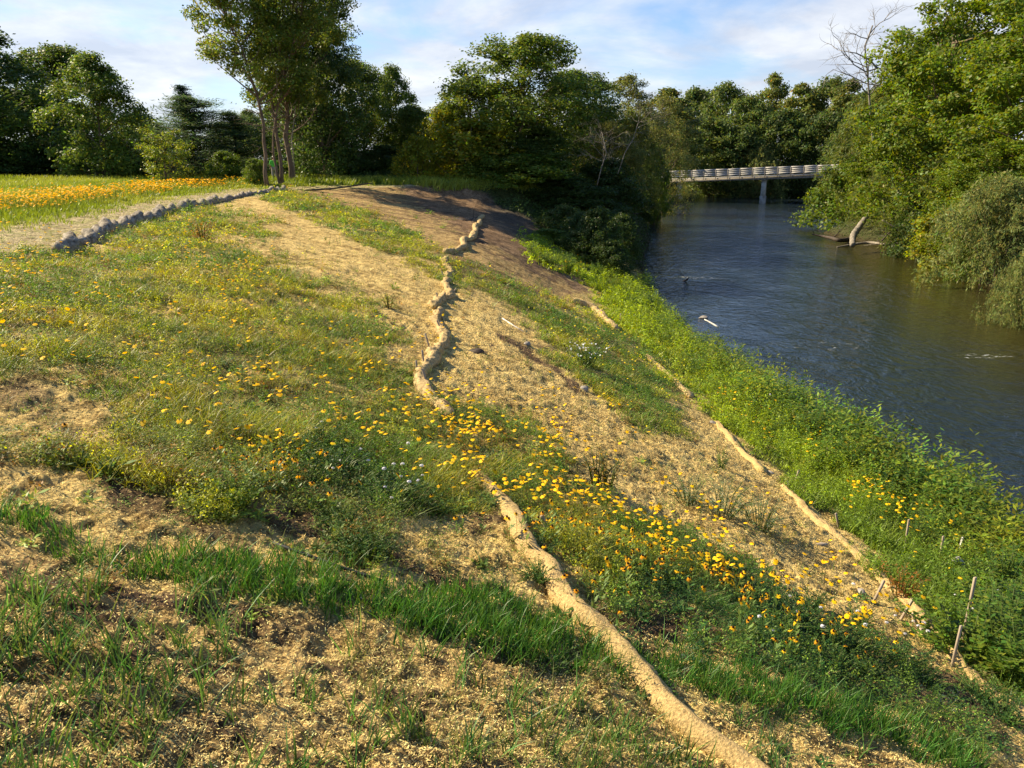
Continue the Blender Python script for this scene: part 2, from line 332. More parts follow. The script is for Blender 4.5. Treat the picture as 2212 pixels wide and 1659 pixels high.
MD = blur(np.clip(line([(180, 1320), (300, 1400), (480, 1460)], 40)*.7 + line([(560, 1430), (760, 1500), (960, 1560)], 34)*.6 + line([(430, 1560), (600, 1620)], 34)*.6 + line([(900, 1350), (1080, 1410), (1230, 1440)], 24)*.7 + line([(60, 1230), (150, 1290)], 30)*.6 + line([(1360, 1380), (1420, 1420), (1560, 1480)], 18)*.9 + line([(100, 1000), (260, 1060), (420, 1120), (560, 1180)], 26)*.55 + line([(1090, 740), (1150, 775), (1230, 835)], [14, 26, 20])*.8 + line([(1300, 870), (1360, 890), (1440, 925)], [9, 14, 9]) + ell(700, 1350, 300, 60)*.35 + line([(130, 1250), (240, 1260), (400, 1290), (560, 1310)], 26)*.75
      + line([(1280, 1300), (1420, 1350), (1520, 1380), (1640, 1430), (1750, 1460)], 44)*1.0 + line([(1650, 1370), (1800, 1440), (1950, 1470), (2050, 1500), (2180, 1580)], 50)*.9 + line([(600, 1120), (760, 1160), (900, 1240), (1080, 1310)], 26)*.7 + line([(1010, 750), (1030, 770)], 9) + line([(1800, 1440), (2000, 1520), (2180, 1590)], 45)*.7
      + line([(300, 960), (420, 1000), (560, 1110)], 30)*.6 + line([(0, 850), (130, 960), (260, 1070)], 24)*.5 + line([(1050, 1050), (1100, 1120), (1000, 1140)], 25)*.6, 0, 1))
cutm = blur(poly([(850, 398), (930, 388), (1010, 395), (1045, 420), (1100, 480), (1160, 530), (1250, 600), (1250, 640), (1130, 570), (1060, 540), (1010, 500), (950, 470), (900, 440)]), 1)
cutd = blur(line([(900, 450), (960, 470), (1010, 510), (1100, 545), (1220, 610)], 20), 1)
scree = blur(poly([(1030, 400), (1120, 440), (1250, 520), (1440, 640), (1330, 625), (1230, 590), (1130, 520), (1060, 470)]), 1)  # area of the cut bank coloured as if shaded
rake_shadow = blur(poly([(640, 405), (860, 400), (1010, 480), (1240, 640), (1160, 655), (1000, 590), (900, 520), (760, 460), (620, 425)]), 1)
FLE = [(60, 570, 70, 40, 1), (15, 650, 30, 50, 1), (240, 665, 60, 30, .6), (350, 655, 70, 35, .6), (430, 480, 40, 35, .6), (505, 625, 60, 60, 1), (545, 600, 40, 20, .7), (470, 660, 50, 30, .5), (430, 800, 50, 16, .5), (530, 845, 80, 30, 1), (420, 875, 60, 16, .5), (820, 780, 100, 60, .35),
       (660, 980, 110, 30, .6), (610, 1050, 80, 25, .7), (560, 970, 60, 20, .5), (880, 900, 130, 45, .9), (1010, 940, 170, 55, 1.6), (1090, 990, 130, 60, 1.4), (1190, 1060, 110, 50, 1), (1290, 1110, 100, 50, 1), (1230, 1180, 90, 45, .9), (1440, 1200, 110, 60, 1.2), (1560, 1305, 55, 45, 2.0), (1350, 1250, 90, 50, .8), (1500, 1260, 100, 50, .9), (1680, 1280, 130, 45, .7), (1790, 1400, 120, 50, .45), (1960, 1400, 50, 40, .2), (960, 1145, 18, 10, 1), (1080, 1190, 22, 12, 1), (150, 965, 20, 12, .6), (300, 945, 20, 10, 1), (1380, 1130, 150, 60, .5)]
BKF = [(1790, 1000, 50, 30, 1), (1920, 1080, 60, 28, 1.4), (1890, 1110, 70, 35, 2), (1950, 1150, 70, 50, 1.3), (1960, 1200, 60, 40, .8), (2060, 1180, 70, 25, .7), (2110, 1370, 16, 16, .5), (1620, 900, 60, 30, .4), (1700, 940, 50, 20, .5), (1630, 960, 30, 14, .6), (1240, 580, 22, 18, .8)]
MF = np.maximum.reduce([np.maximum(ell(a, b, c, d)*.75, ell(a, b, c*1.9, d*1.7)*.35)*e for a, b, c, d, e in FLE]) + mainveg*.10
MFB = np.maximum.reduce([ell(a, b, c, d)*e for a, b, c, d, e in BKF])
MY = blur(np.clip(strip*.5 + ell(1350, 720, 110, 60) + ell(1440, 790, 60, 70)*.7 + ell(660, 450, 90, 20)*.8, 0, 1))

# ---- ground sheet
def build_ground():
    a1 = np.linspace(R_(-43), R_(43), 760); a2 = np.linspace(R_(43), R_(317), 120)[1:-1]
    A = np.r_[a1, a2]; rr = np.r_[np.geomspace(0.9, 2.2, 24)[:-1], np.geomspace(2.2, 14, 330)[:-1], np.geomspace(14, 130, 330), np.geomspace(132, 2500, 46)]
    na, nr = len(A), len(rr)
    Rm, Am = np.meshgrid(rr, A, indexing='ij')
    x = Rm*np.sin(Am); y = Rm*np.cos(Am)
    z = hgt(x, y)
    V = np.stack([x, y, z], -1).reshape(-1, 3)
    V = np.vstack([V, [0, 0, float(hgt(np.array([0.]), np.array([0.]))[0])]])
    i = np.arange(nr-1)[:, None]*na; j = np.arange(na)[None]; j2 = (j+1) % na
    Fq = np.stack([i+j, i+na+j, i+na+j2, i+j2], -1).reshape(-1, 4)
    jj = np.arange(na); ctr = len(V)-1
    Fc = np.stack([np.full(na, ctr), jj, (jj+1) % na], 1)
    X, Y = V[:, 0], V[:, 1]; zb = base_h(X, Y)
    infr = (Y > 1)
    straw = np.array([.70, .515, .190]); strawd = np.array([.52, .36, .12]); dirt = np.array([.13, .08, .045])
    green = np.array([.20, .205, .035]); brown = np.array([.34, .225, .125]); cutb = np.array([.24, .15, .085])
    n1_ = fbm(X*1.3, Y*1.3, 41, 4); n2_ = fbm(X*5, Y*5, 43, 3); n3_ = fbm(X*0.35, Y*0.35, 45, 3)
    def mixc(c, d, t): return c*(1-t[:, None]) + d*t[:, None]
    c = mixc(np.broadcast_to(straw, (len(X), 3)), strawd, sstep(.45, .75, n1_)*.6)
    g = look(MG, X, Y, zb)*infr; D = look(MD, X, Y, zb)*infr; O = look(MO, X, Y, zb)*infr; S = look(MOS, X, Y, zb)*infr
    c = mixc(c, green, np.clip(g*sstep(.32, .62, n2_*.5+n1_*.5)*.9, 0, 1))
    c = mixc(c, np.array([.40, .255, .11]), np.clip(S*3, 0, .75))
    c = mixc(c, dirt, np.clip(D*sstep(.36, .50, n2_*.4+n1_*.3+D*.28)*1.4, 0, .95))
    c = mixc(c, dirt, np.clip(np.maximum(g*.6, S*3)*sstep(.56, .66, n2_), 0, .85))
    c = mixc(c, green*.8, np.clip(O*.5, 0, 1))
    rk = look(rake_shadow, X, Y, zb)*infr
    c = mixc(c, np.array([.42, .28, .12]), rk*.75)
    c = mixc(c, dirt*1.3, rk*sstep(.55, .72, vnoise((Y+.12*X)*1.6, X*.15, 31))*.6)  # dark streaks paint rake rills and tree shadows together
    B = look(MBK, X, Y, zb)*infr
    c = mixc(c, np.array([.10, .12, .03]), B)
    ct = look(cutm, X, Y, zb)*infr
    c = mixc(c, cutb, ct*.95); c = mixc(c, brown*1.15, ct*sstep(.5, .7, n1_)*.6)
    c = mixc(c, dirt*.8, look(cutd, X, Y, zb)*infr*sstep(.4, .6, n2_)*.8)
    c = mixc(c, np.array([.13, .10, .07]), look(scree, X, Y, zb)*infr)  # dark tone painted in for tree shade on the scree
    # plateau: trodden path, mown edge, meadow
    dd = cv(C_crest, Y) - X + (n3_-.5)*1.0
    top = sstep(.1, .5, dd)*(Y < 58)
    pathc = np.array([.50, .41, .22]); pg = np.array([.27, .29, .05]); mg = np.array([.18, .22, .03])
    c = mixc(c, pathc, top)
    c = mixc(c, strawd*.8, top*sstep(1.3, .3, dd)*sstep(.4, .6, n1_)*.7)
    c = mixc(c, pg, top*sstep(.50, .62, n2_)*.55)
    c = mixc(c, pg, sstep(2.8, 4.0, dd)); c = mixc(c, mg, sstep(4.6, 6.2, dd))
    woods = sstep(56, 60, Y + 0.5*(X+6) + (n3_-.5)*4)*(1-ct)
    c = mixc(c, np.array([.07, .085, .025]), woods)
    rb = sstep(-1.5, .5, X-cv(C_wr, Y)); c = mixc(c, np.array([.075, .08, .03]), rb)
    c = mixc(c, np.array([.06, .045, .02]), sstep(-6.6, -6.95, zb))
    MDm = np.clip(np.maximum.reduce([g*.0, rb, woods, B]), 0, 1)
    sdl = 1-np.clip(MDm+sstep(.1, .5, dd)*.6, 0, 1)
    F4 = np.vstack([Fq, np.concatenate([Fc, Fc[:, 2:3]], 1)])
    mb = MB(); mb.V = [V]; mb.F = [F4]; mb.C = [c]; mb.n = len(V)
    m, n, out = mat_new('ground_cover')
    at_ = nd(n, 'ShaderNodeAttribute', attribute_name='Col')
    tcn = nd(n, 'ShaderNodeTexCoord')
    f1 = nd(n, 'ShaderNodeTexNoise', inp={'Scale': 16.0, 'Detail': 7.0, 'Roughness': .72})
    mpx = nd(n, 'ShaderNodeMapping', inp={'Scale': (1.0, 1.0, 1.0)})
    f2 = nd(n, 'ShaderNodeTexVoronoi', inp={'Scale': 26.0, 'Randomness': 1.0})
    n.links.new(tcn.outputs['Object'], f1.inputs['Vector'])
    n.links.new(tcn.outputs['Object'], mpx.inputs[0]); n.links.new(mpx.outputs[0], f2.inputs['Vector'])
    f3 = nd(n, 'ShaderNodeTexNoise', inp={'Scale': 4.2, 'Detail': 8.0, 'Roughness': .7}); n.links.new(tcn.outputs['Object'], f3.inputs['Vector'])
    rp = nd(n, 'ShaderNodeValToRGB'); e = rp.color_ramp.elements
    e[0].position = .36; e[0].color = (.20, .16, .12, 1); e[1].position = .47; e[1].color = (1, 1, 1, 1)
    e2 = e.new(.66); e2.color = (1.22, 1.2, 1.16, 1)
    n.links.new(f1.outputs[0], rp.inputs[0])
    rp3 = nd(n, 'ShaderNodeValToRGB'); e = rp3.color_ramp.elements
    e[0].position = .38; e[0].color = (.50, .45, .38, 1); e[1].position = .56; e[1].color = (1.08, 1.08, 1.08, 1)
    n.links.new(f3.outputs[0], rp3.inputs[0])
    m1 = nd(n, 'ShaderNodeMixRGB', blend_type='MULTIPLY', inp={0: 1.0}); n.links.new(at_.outputs['Color'], m1.inputs[1]); n.links.new(rp.outputs[0], m1.inputs[2])
    m2 = nd(n, 'ShaderNodeMixRGB', blend_type='MULTIPLY', inp={0: 1.0}); n.links.new(m1.outputs[0], m2.inputs[1]); n.links.new(rp3.outputs[0], m2.inputs[2])
    b = nd(n, 'ShaderNodeBsdfPrincipled', inp={'Roughness': .9, 'Specular IOR Level': .15}); n.links.new(m2.outputs[0], b.inputs['Base Color'])
    ad = nd(n, 'ShaderNodeMath', operation='MULTIPLY_ADD', inp={1: .5}); n.links.new(f2.outputs['Distance'], ad.inputs[0]); n.links.new(f1.outputs[0], ad.inputs[2])
    bp = nd(n, 'ShaderNodeBump', inp={'Strength': 1.0, 'Distance': .08}); n.links.new(ad.outputs[0], bp.inputs['Height']); n.links.new(bp.outputs[0], b.inputs['Normal'])
    n.links.new(b.outputs[0], out.inputs[0])
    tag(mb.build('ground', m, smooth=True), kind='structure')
build_ground()

# ---- river
def build_river():
    m, n, out = mat_new('river_water')
    tcn = nd(n, 'ShaderNodeTexCoord')
    def wave(scale, st, det, rot):
        mp = nd(n, 'ShaderNodeMapping', inp={'Scale': st, 'Rotation': (0, 0, rot)}); n.links.new(tcn.outputs['Object'], mp.inputs[0])
        t = nd(n, 'ShaderNodeTexNoise', inp={'Scale': scale, 'Detail': det, 'Roughness': .55, 'Distortion': .8}); n.links.new(mp.outputs[0], t.inputs['Vector']); return t
    w1 = wave(1.0, (1.0, .75, 1), 5.0, .2); w2 = wave(4.2, (1, .6, 1), 4.0, -.3); w3 = wave(.22, (1, .5, 1), 3.0, 0)
    a1 = nd(n, 'ShaderNodeMath', operation='MULTIPLY_ADD', inp={1: .38}); n.links.new(w2.outputs[0], a1.inputs[0]); n.links.new(w1.outputs[0], a1.inputs[2])
    st = nd(n, 'ShaderNodeMapRange', inp={1: .35, 2: .65, 3: .35, 4: 1.0}); n.links.new(w3.outputs[0], st.inputs[0])
    bp = nd(n, 'ShaderNodeBump', inp={'Distance': .26}); n.links.new(a1.outputs[0], bp.inputs['Height']); n.links.new(st.outputs[0], bp.inputs['Strength'])
    b = nd(n, 'ShaderNodeBsdfPrincipled', inp={'Roughness': .06, 'IOR': 1.33, 'Specular IOR Level': .5})
    at_ = nd(n, 'ShaderNodeAttribute', attribute_name='Col')
    rp = nd(n, 'ShaderNodeValToRGB'); e = rp.color_ramp.elements; e[0].position = .73; e[0].color = (0, 0, 0, 1); e[1].position = .80; e[1].color = (1, 1, 1, 1)
    w4 = wave(5.5, (.6, 1.5, 1), 6.0, .1); n.links.new(w4.outputs[0], rp.inputs[0])
    sepc = nd(n, 'ShaderNodeSeparateColor'); n.links.new(at_.outputs['Color'], sepc.inputs[0])
    fo = nd(n, 'ShaderNodeMath', operation='ADD'); n.links.new(w4.outputs[0], fo.inputs[0]); n.links.new(sepc.outputs[0], fo.inputs[1]); n.links.new(fo.outputs[0], rp.inputs[0])
    bc = nd(n, 'ShaderNodeMixRGB', inp={1: (.012, .020, .027, 1), 2: (.030, .026, .007, 1)}); n.links.new(sepc.outputs[1], bc.inputs[0]); mc = nd(n, 'ShaderNodeMixRGB', inp={2: (.50, .52, .52, 1)}); n.links.new(bc.outputs[0], mc.inputs[1]); n.links.new(rp.outputs[0], mc.inputs[0]); n.links.new(mc.outputs[0], b.inputs['Base Color'])  # bluish base tint paints in reflected sky; brown marks the shallows
    n.links.new(bp.outputs[0], b.inputs['Normal']); n.links.new(b.outputs[0], out.inputs[0])
    ys = np.r_[np.linspace(-58, 90, 300), np.linspace(91, 330, 90)]; k = np.linspace(0, 1, 60)
    wl = cv(C_wat, ys)-1.5; wr = np.where(ys < 195, cv(C_wr, ys)+2, cv(C_wr, ys)+2)
    X = wl[:, None]*(1-k)+wr[:, None]*k; Y = np.broadcast_to(ys[:, None], X.shape)
    V = np.stack([X, Y, np.full(X.shape, WATER)], -1).reshape(-1, 3)
    i = np.arange(len(ys)-1)[:, None]*60; j = np.arange(59)[None]
    Fq = np.stack([i+j, i+j+1, i+61+j, i+60+j], -1).reshape(-1, 4)
    brown = sstep(11, 4, cv(C_wr, V[:, 1])-V[:, 0])*sstep(90, 70, V[:, 1]); foam = np.zeros(len(V))
    for (u, v, rx, ry, s) in [(1500, 600, 3.0, 1.0, .17), (1440, 625, 1.2, .5, .16), (2025, 615, .9, .28, .32), (2130, 770, 1.2, .35, .27), (1800, 745, 2.5, 1.5, .10), (1750, 640, 2.5, 1.5, .04), (1650, 455, 4, 1.5, .08), (1480, 480, 4, 2, .12), (1620, 830, 1.5, 1.5, .08)]:
        p = at_z(u, v, WATER); foam = np.maximum(foam, s*np.exp(-((V[:, 0]-p[0])/rx)**2-((V[:, 1]-p[1])/ry)**2))
    mb = MB(); mb.V = [V]; mb.F = [Fq]; mb.C = [np.stack([foam, brown, foam], 1)]; mb.n = len(V)
    tag(mb.build('river', m, smooth=True), kind='structure')
build_river()

# ------------------------------------------------------------------ foliage builders
def leaf_quads(P, N, size, asp, cols, rg, A=None):
    n = len(P); N = unit(N)
    if A is None: A = rg.normal(size=(n, 3))
    A = unit(A - (A*N).sum(1, keepdims=True)*N); B = np.cross(N, A)
    s = np.asarray(size).reshape(-1, 1)*.5
    V = np.stack([P-A*s, P+B*s*asp, P+A*s, P-B*s*asp], 1).reshape(-1, 3)
    Fq = np.arange(4*n).reshape(n, 4)
    return V, Fq, np.repeat(cols, 4, 0)
def pal(rg, n, base, var=.25, yel=.0):
    c = np.array(base)[None]*np.exp(rg.normal(size=(n, 1))*var)
    c[:, 0] *= np.exp(rg.normal(size=n)*.18); c[:, 0] += yel*rg.random(n)**2*c[:, 1]
    return c
def limb(rg, a, b, sag=.12, n=6):
    t = np.linspace(0, 1, n)[:, None]; L = np.linalg.norm(b-a)
    off = rg.normal(size=3)*L*.08
    return a*(1-t)+b*t + np.sin(t*np.pi)*off - np.array([0, 0, 1])*sag*L*np.sin(t*np.pi)
PROTO = {}
def tree_proto(key, seed, H, R, h0, kind, nleaf, lsize, col, npuff=90, pr=(.6, 1.1), trunk=.2, asp=.55, yel=.2, stems=1, bark=None, lean=(0, 0), limbs=40, spread=.25, prof=None, var=.28):
    rg = np.random.default_rng(seed); mb = MB()
    tops = []
    for s in range(stems):
        a = rg.random()*6.28; off = np.array([math.cos(a), math.sin(a)])*spread*(stems > 1)
        b = off*3.2*(H/10) + np.array(lean)
        n = 9; t = np.linspace(0, 1, n)
        wob = np.cumsum(rg.normal(size=(n, 2))*.055*H/10, axis=0); wob[0] = 0
        P = np.stack([off[0]+b[0]*t**1.3+wob[:, 0], off[1]+b[1]*t**1.3+wob[:, 1], -.35+t*(H*.92+.35)], 1)
        rad = trunk*(1-t*.88)*(1+.35*np.exp(-t*25)); mb.tube(P, rad, 8); tops.append((P, rad))
    def prf(t):
        if prof: return np.interp(t, *prof)
        if kind == 'round': return np.sqrt(np.clip(1-((t-.38)/.64)**2, 0, 1))*np.where(t < .38, .9, 1)+.02
        if kind == 'tall': return np.clip(np.sin(np.clip(t*.80+.20, 0, 1)*np.pi)**.6, 0, 1)
        if kind == 'shrub': return np.sqrt(np.clip(1-t**2, 0, 1))
        return 1-t
    LP, LN, LS, LA = [], [], [], []
    hc = H-h0
    if kind in ('pine', 'spruce'):
        wh = np.linspace(.0, .97, int(H*2.1 if kind == 'pine' else H*3.2)); per = nleaf//(len(wh)*7)
        for t in wh:
            rr = R*((1-t)**.75 if kind == 'pine' else (1-t)**1.0)+.25
            for k in range(7):
                a = rg.random()*6.28; L = rr*(.55+.65*rg.random()); z = h0+min(.99, max(0, t+rg.normal()*.03))*hc
                st = tops[0][0][min(8, int((z/H)*8.6))]; up = .35 if kind == 'pine' else -.15
                e = np.array([st[0]+math.cos(a)*L, st[1]+math.sin(a)*L, z+up*L]); s0 = np.array([st[0], st[1], z])
                Pb = limb(rg, s0, e, .08); mb.tube(Pb, np.linspace(.035, .008, 6), 4, cap=False)
                q = rg.random(per)**.7; pts = s0*(1-q[:, None])+e*q[:, None]
                sp_ = (.10+.22*q)*(1.0 if kind == 'pine' else .7)
                pts = pts + rg.normal(size=(per, 3))*sp_[:, None]*np.array([1, 1, .45])
                LP.append(pts); LN.append(rg.normal(size=(per, 3))+np.array([0, 0, .8]))
                LA.append((e-s0)[None]*.8/L+rg.normal(size=(per, 3))*.55+np.array([0, 0, .3])); LS.append(np.full(per, lsize))
    else:
        cents = []
        for k in range(npuff):
            t = rg.random()**.85; a = rg.random()*6.28; q = rg.random()**.55
            rr = R*prf(t)*q
            c = np.array([math.cos(a)*rr, math.sin(a)*rr, h0+t*hc]); tp = tops[k % stems][0]
            j = min(8, int(c[2]/H*8.6)); c[:2] += tp[j][:2]*(.8 if stems == 1 else .5)
            cents.append((c, t, q, k % stems))
        per = nleaf//npuff
        for idx, (c, t, q, si) in enumerate(cents):
            p_r = rg.uniform(*pr)*(1-.35*t)
            d = unit(rg.normal(size=(per, 3))); rad = rg.random((per, 1))**.42*p_r
            if kind == 'willow' or asp < .3:
                ns = max(3, per//14); sid = rg.integers(0, ns, per); sd_ = unit(rg.normal(size=(ns, 3))+np.array([c[0]*.25/R*2, c[1]*.25/R*2, .3])); q_ = rg.random(per)
                L = p_r*1.7
                pts = c + sd_[sid]*q_[:, None]*L - np.array([0, 0, 1])*(q_[:, None]**2)*L*.4 + rg.normal(size=(per, 3))*.05
                A = sd_[sid] - np.array([0, 0, .8])*q_[:, None] + rg.normal(size=(per, 3))*.45
                LP.append(pts); LA.append(A); LN.append(rg.normal(size=(per, 3))+np.array([0, 0, .5]))
            else:
                pts = c + d*rad*np.array([1.1, 1.1, .9])*np.where(rg.random((per, 1)) < .22, 1.4, 1.0)
                out_ = np.array([c[0], c[1], (t-.3)*hc*.5])
                LP.append(pts); LN.append(d*.5 + unit(out_)[None]*.4 + np.array([0, 0, .3]) + rg.normal(size=(per, 3))*.7)
                LA.append(rg.normal(size=(per, 3))-np.array([0, 0, .5]))
            LS.append(rg.uniform(.7, 1.25, per)*lsize)
            if idx < limbs:
                tp = tops[si][0]; z0 = max(.25*h0+.3, c[2]-.35*np.hypot(*(c[:2]))-.15*hc*rg.random()-.3); j = z0/(H*.92)*8
                j = min(max(j, 0), 7.9); i0 = int(j); s0 = tp[i0]*(1-(j-i0))+tp[i0+1]*(j-i0)
                L = np.linalg.norm(c-s0); mb.tube(limb(rg, s0, c, .06, 7), np.linspace(min(.4*trunk, .02+.016*L), .008, 7), 5, cap=False)
    P = np.vstack(LP); N = np.vstack(LN); A = np.vstack(LA); S = np.concatenate(LS)
    P[:, 2] = np.maximum(P[:, 2], .03)
    cl = pal(rg, len(P), col, var*.6, yel)
    pn = (fbm(P[:, 0]*.8+9+seed, P[:, 2]*.8+P[:, 1]*.6, seed, 2)-.5)*var*2.6; cl = cl*np.exp(pn)[:, None]
    V, Fq, C = leaf_quads(P, N, S, asp, cl, rg, A)
    crown = mesh_np(key+'_crown', V, Fq, C, M_leaf)
    trunkm = mb.mesh(key+'_trunk', bark or M_bark, True)
    PROTO[key] = (crown, trunkm, float(np.percentile(P[:, 2], 99.9)), float(np.percentile(np.abs(P[:, :2]), 97)))
G1 = (.105, .175, .022); G2 = (.070, .120, .020); G3 = (.13, .185, .028); G4 = (.040, .080, .030); G5 = (.095, .125, .040)
tree_proto('oak', 11, 14, 5.2, 1.0, 'round', 42000, .25, (.10, .160, .024), 260, (.6, 1.35), .26, limbs=90)
tree_proto('oak2', 12, 13, 4.6, .6, 'round', 30000, .26, (.085, .140, .022), 210, (.7, 1.4), .24, limbs=50)
tree_proto('dark', 13, 15, 4.2, .2, 'tall', 30000, .27, (.064, .112, .022), 230, (.7, 1.4), .22, limbs=40, yel=.1)
tree_proto('ash', 14, 17, 3.6, 4.0, 'tall', 19000, .22, (.10, .165, .024), 110, (.55, 1.0), .17, limbs=80, bark=M_ashbark, yel=.3)
tree_proto('ash2', 15, 16, 3.0, 3.0, 'tall', 15000, .22, (.060, .110, .022), 90, (.55, 1.0), .15, limbs=70, bark=M_ashbark)
tree_proto('light', 16, 10, 3.4, .2, 'tall', 24000, .22, (.110, .180, .030), 190, (.5, 1.05), .12, limbs=60, yel=.2)
tree_proto('small', 17, 5, 1.7, .5, 'round', 5200, .15, (.15, .22, .03), 45, (.28, .55), .05, limbs=35, yel=.35)
tree_proto('pine', 18, 9, 2.8, .3, 'pine', 17000, .26, (.075, .130, .045), asp=.16, trunk=.12, yel=.1)
tree_proto('spruce', 19, 12, 2.2, .5, 'spruce', 15000, .24, (.025, .052, .024), asp=.22, trunk=.13, yel=0)
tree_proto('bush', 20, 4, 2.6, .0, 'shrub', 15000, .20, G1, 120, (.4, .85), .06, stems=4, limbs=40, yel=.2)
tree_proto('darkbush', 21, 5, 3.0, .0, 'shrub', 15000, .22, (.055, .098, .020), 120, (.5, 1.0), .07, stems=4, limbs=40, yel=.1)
tree_proto('yellowbush', 22, 4, 2.0, .0, 'shrub', 11000, .18, (.19, .25, .024), 90, (.35, .75), .05, stems=4, limbs=35, yel=.4)
tree_proto('willow', 23, 8, 4.6, .1, 'shrub', 34000, .27, (.125, .170, .035), 210, (.6, 1.1), .12, asp=.22, stems=3, limbs=45, yel=.2)
tree_proto('willowbush', 24, 3.6, 3.2, .0, 'shrub', 28000, .18, (.165, .205, .060), 170, (.4, .8), .05, asp=.24, stems=5, limbs=45, yel=.15)
tree_proto('greentall', 25, 17, 5.6, .3, 'round', 62000, .25, (.110, .180, .020), 340, (.6, 1.3), .26, stems=2, limbs=90, yel=.3, spread=.5)
tree_proto('far1', 26, 14, 4.6, .2, 'round', 14000, .40, (.095, .145, .030), 160, (.8, 1.6), .22, limbs=20)
tree_proto('far2', 27, 15, 4.0, .2, 'tall', 13000, .38, (.125, .165, .035), 150, (.7, 1.4), .2, limbs=20, yel=.25)
tree_proto('far3', 28, 13, 4.8, .1, 'round', 14000, .40, (.070, .115, .026), 160, (.8, 1.6), .2, limbs=20)
tree_proto('paletree', 29, 12, 3.8, .3, 'tall', 26000, .24, (.155, .185, .045), 190, (.5, 1.1), .14, asp=.3, limbs=50, yel=.2)

def put_tree(key, name, cat, u, vtop, y, width, label, group=None, vbase=None, rz=None, x=None, z=None):
    crown, trunkm, H, R = PROTO[key]
    if x is None: x = (u-CX)/F*(y*cp+4*sp)
    x = float(x)
    if z is None: z = float(base_h(np.array([x]), np.array([float(y)]))[0])
    x = (u-CX)/F*(y*cp - z*sp) if u is not None else x
    ztop = at_y(u, vtop, y)[2]; Hh = max(.8, ztop-z)
    wx = width/F*(y*cp)/2/(R*1.0)
    rg = random.Random(hash((u, vtop)) & 0xffff)
    o = empty(name, (x, y, z-.05), label, cat, group, rz if rz is not None else rg.random()*6.28, (wx, wx, Hh/H))
    link('trunk', trunkm, o); link('crown', crown, o)
    return o
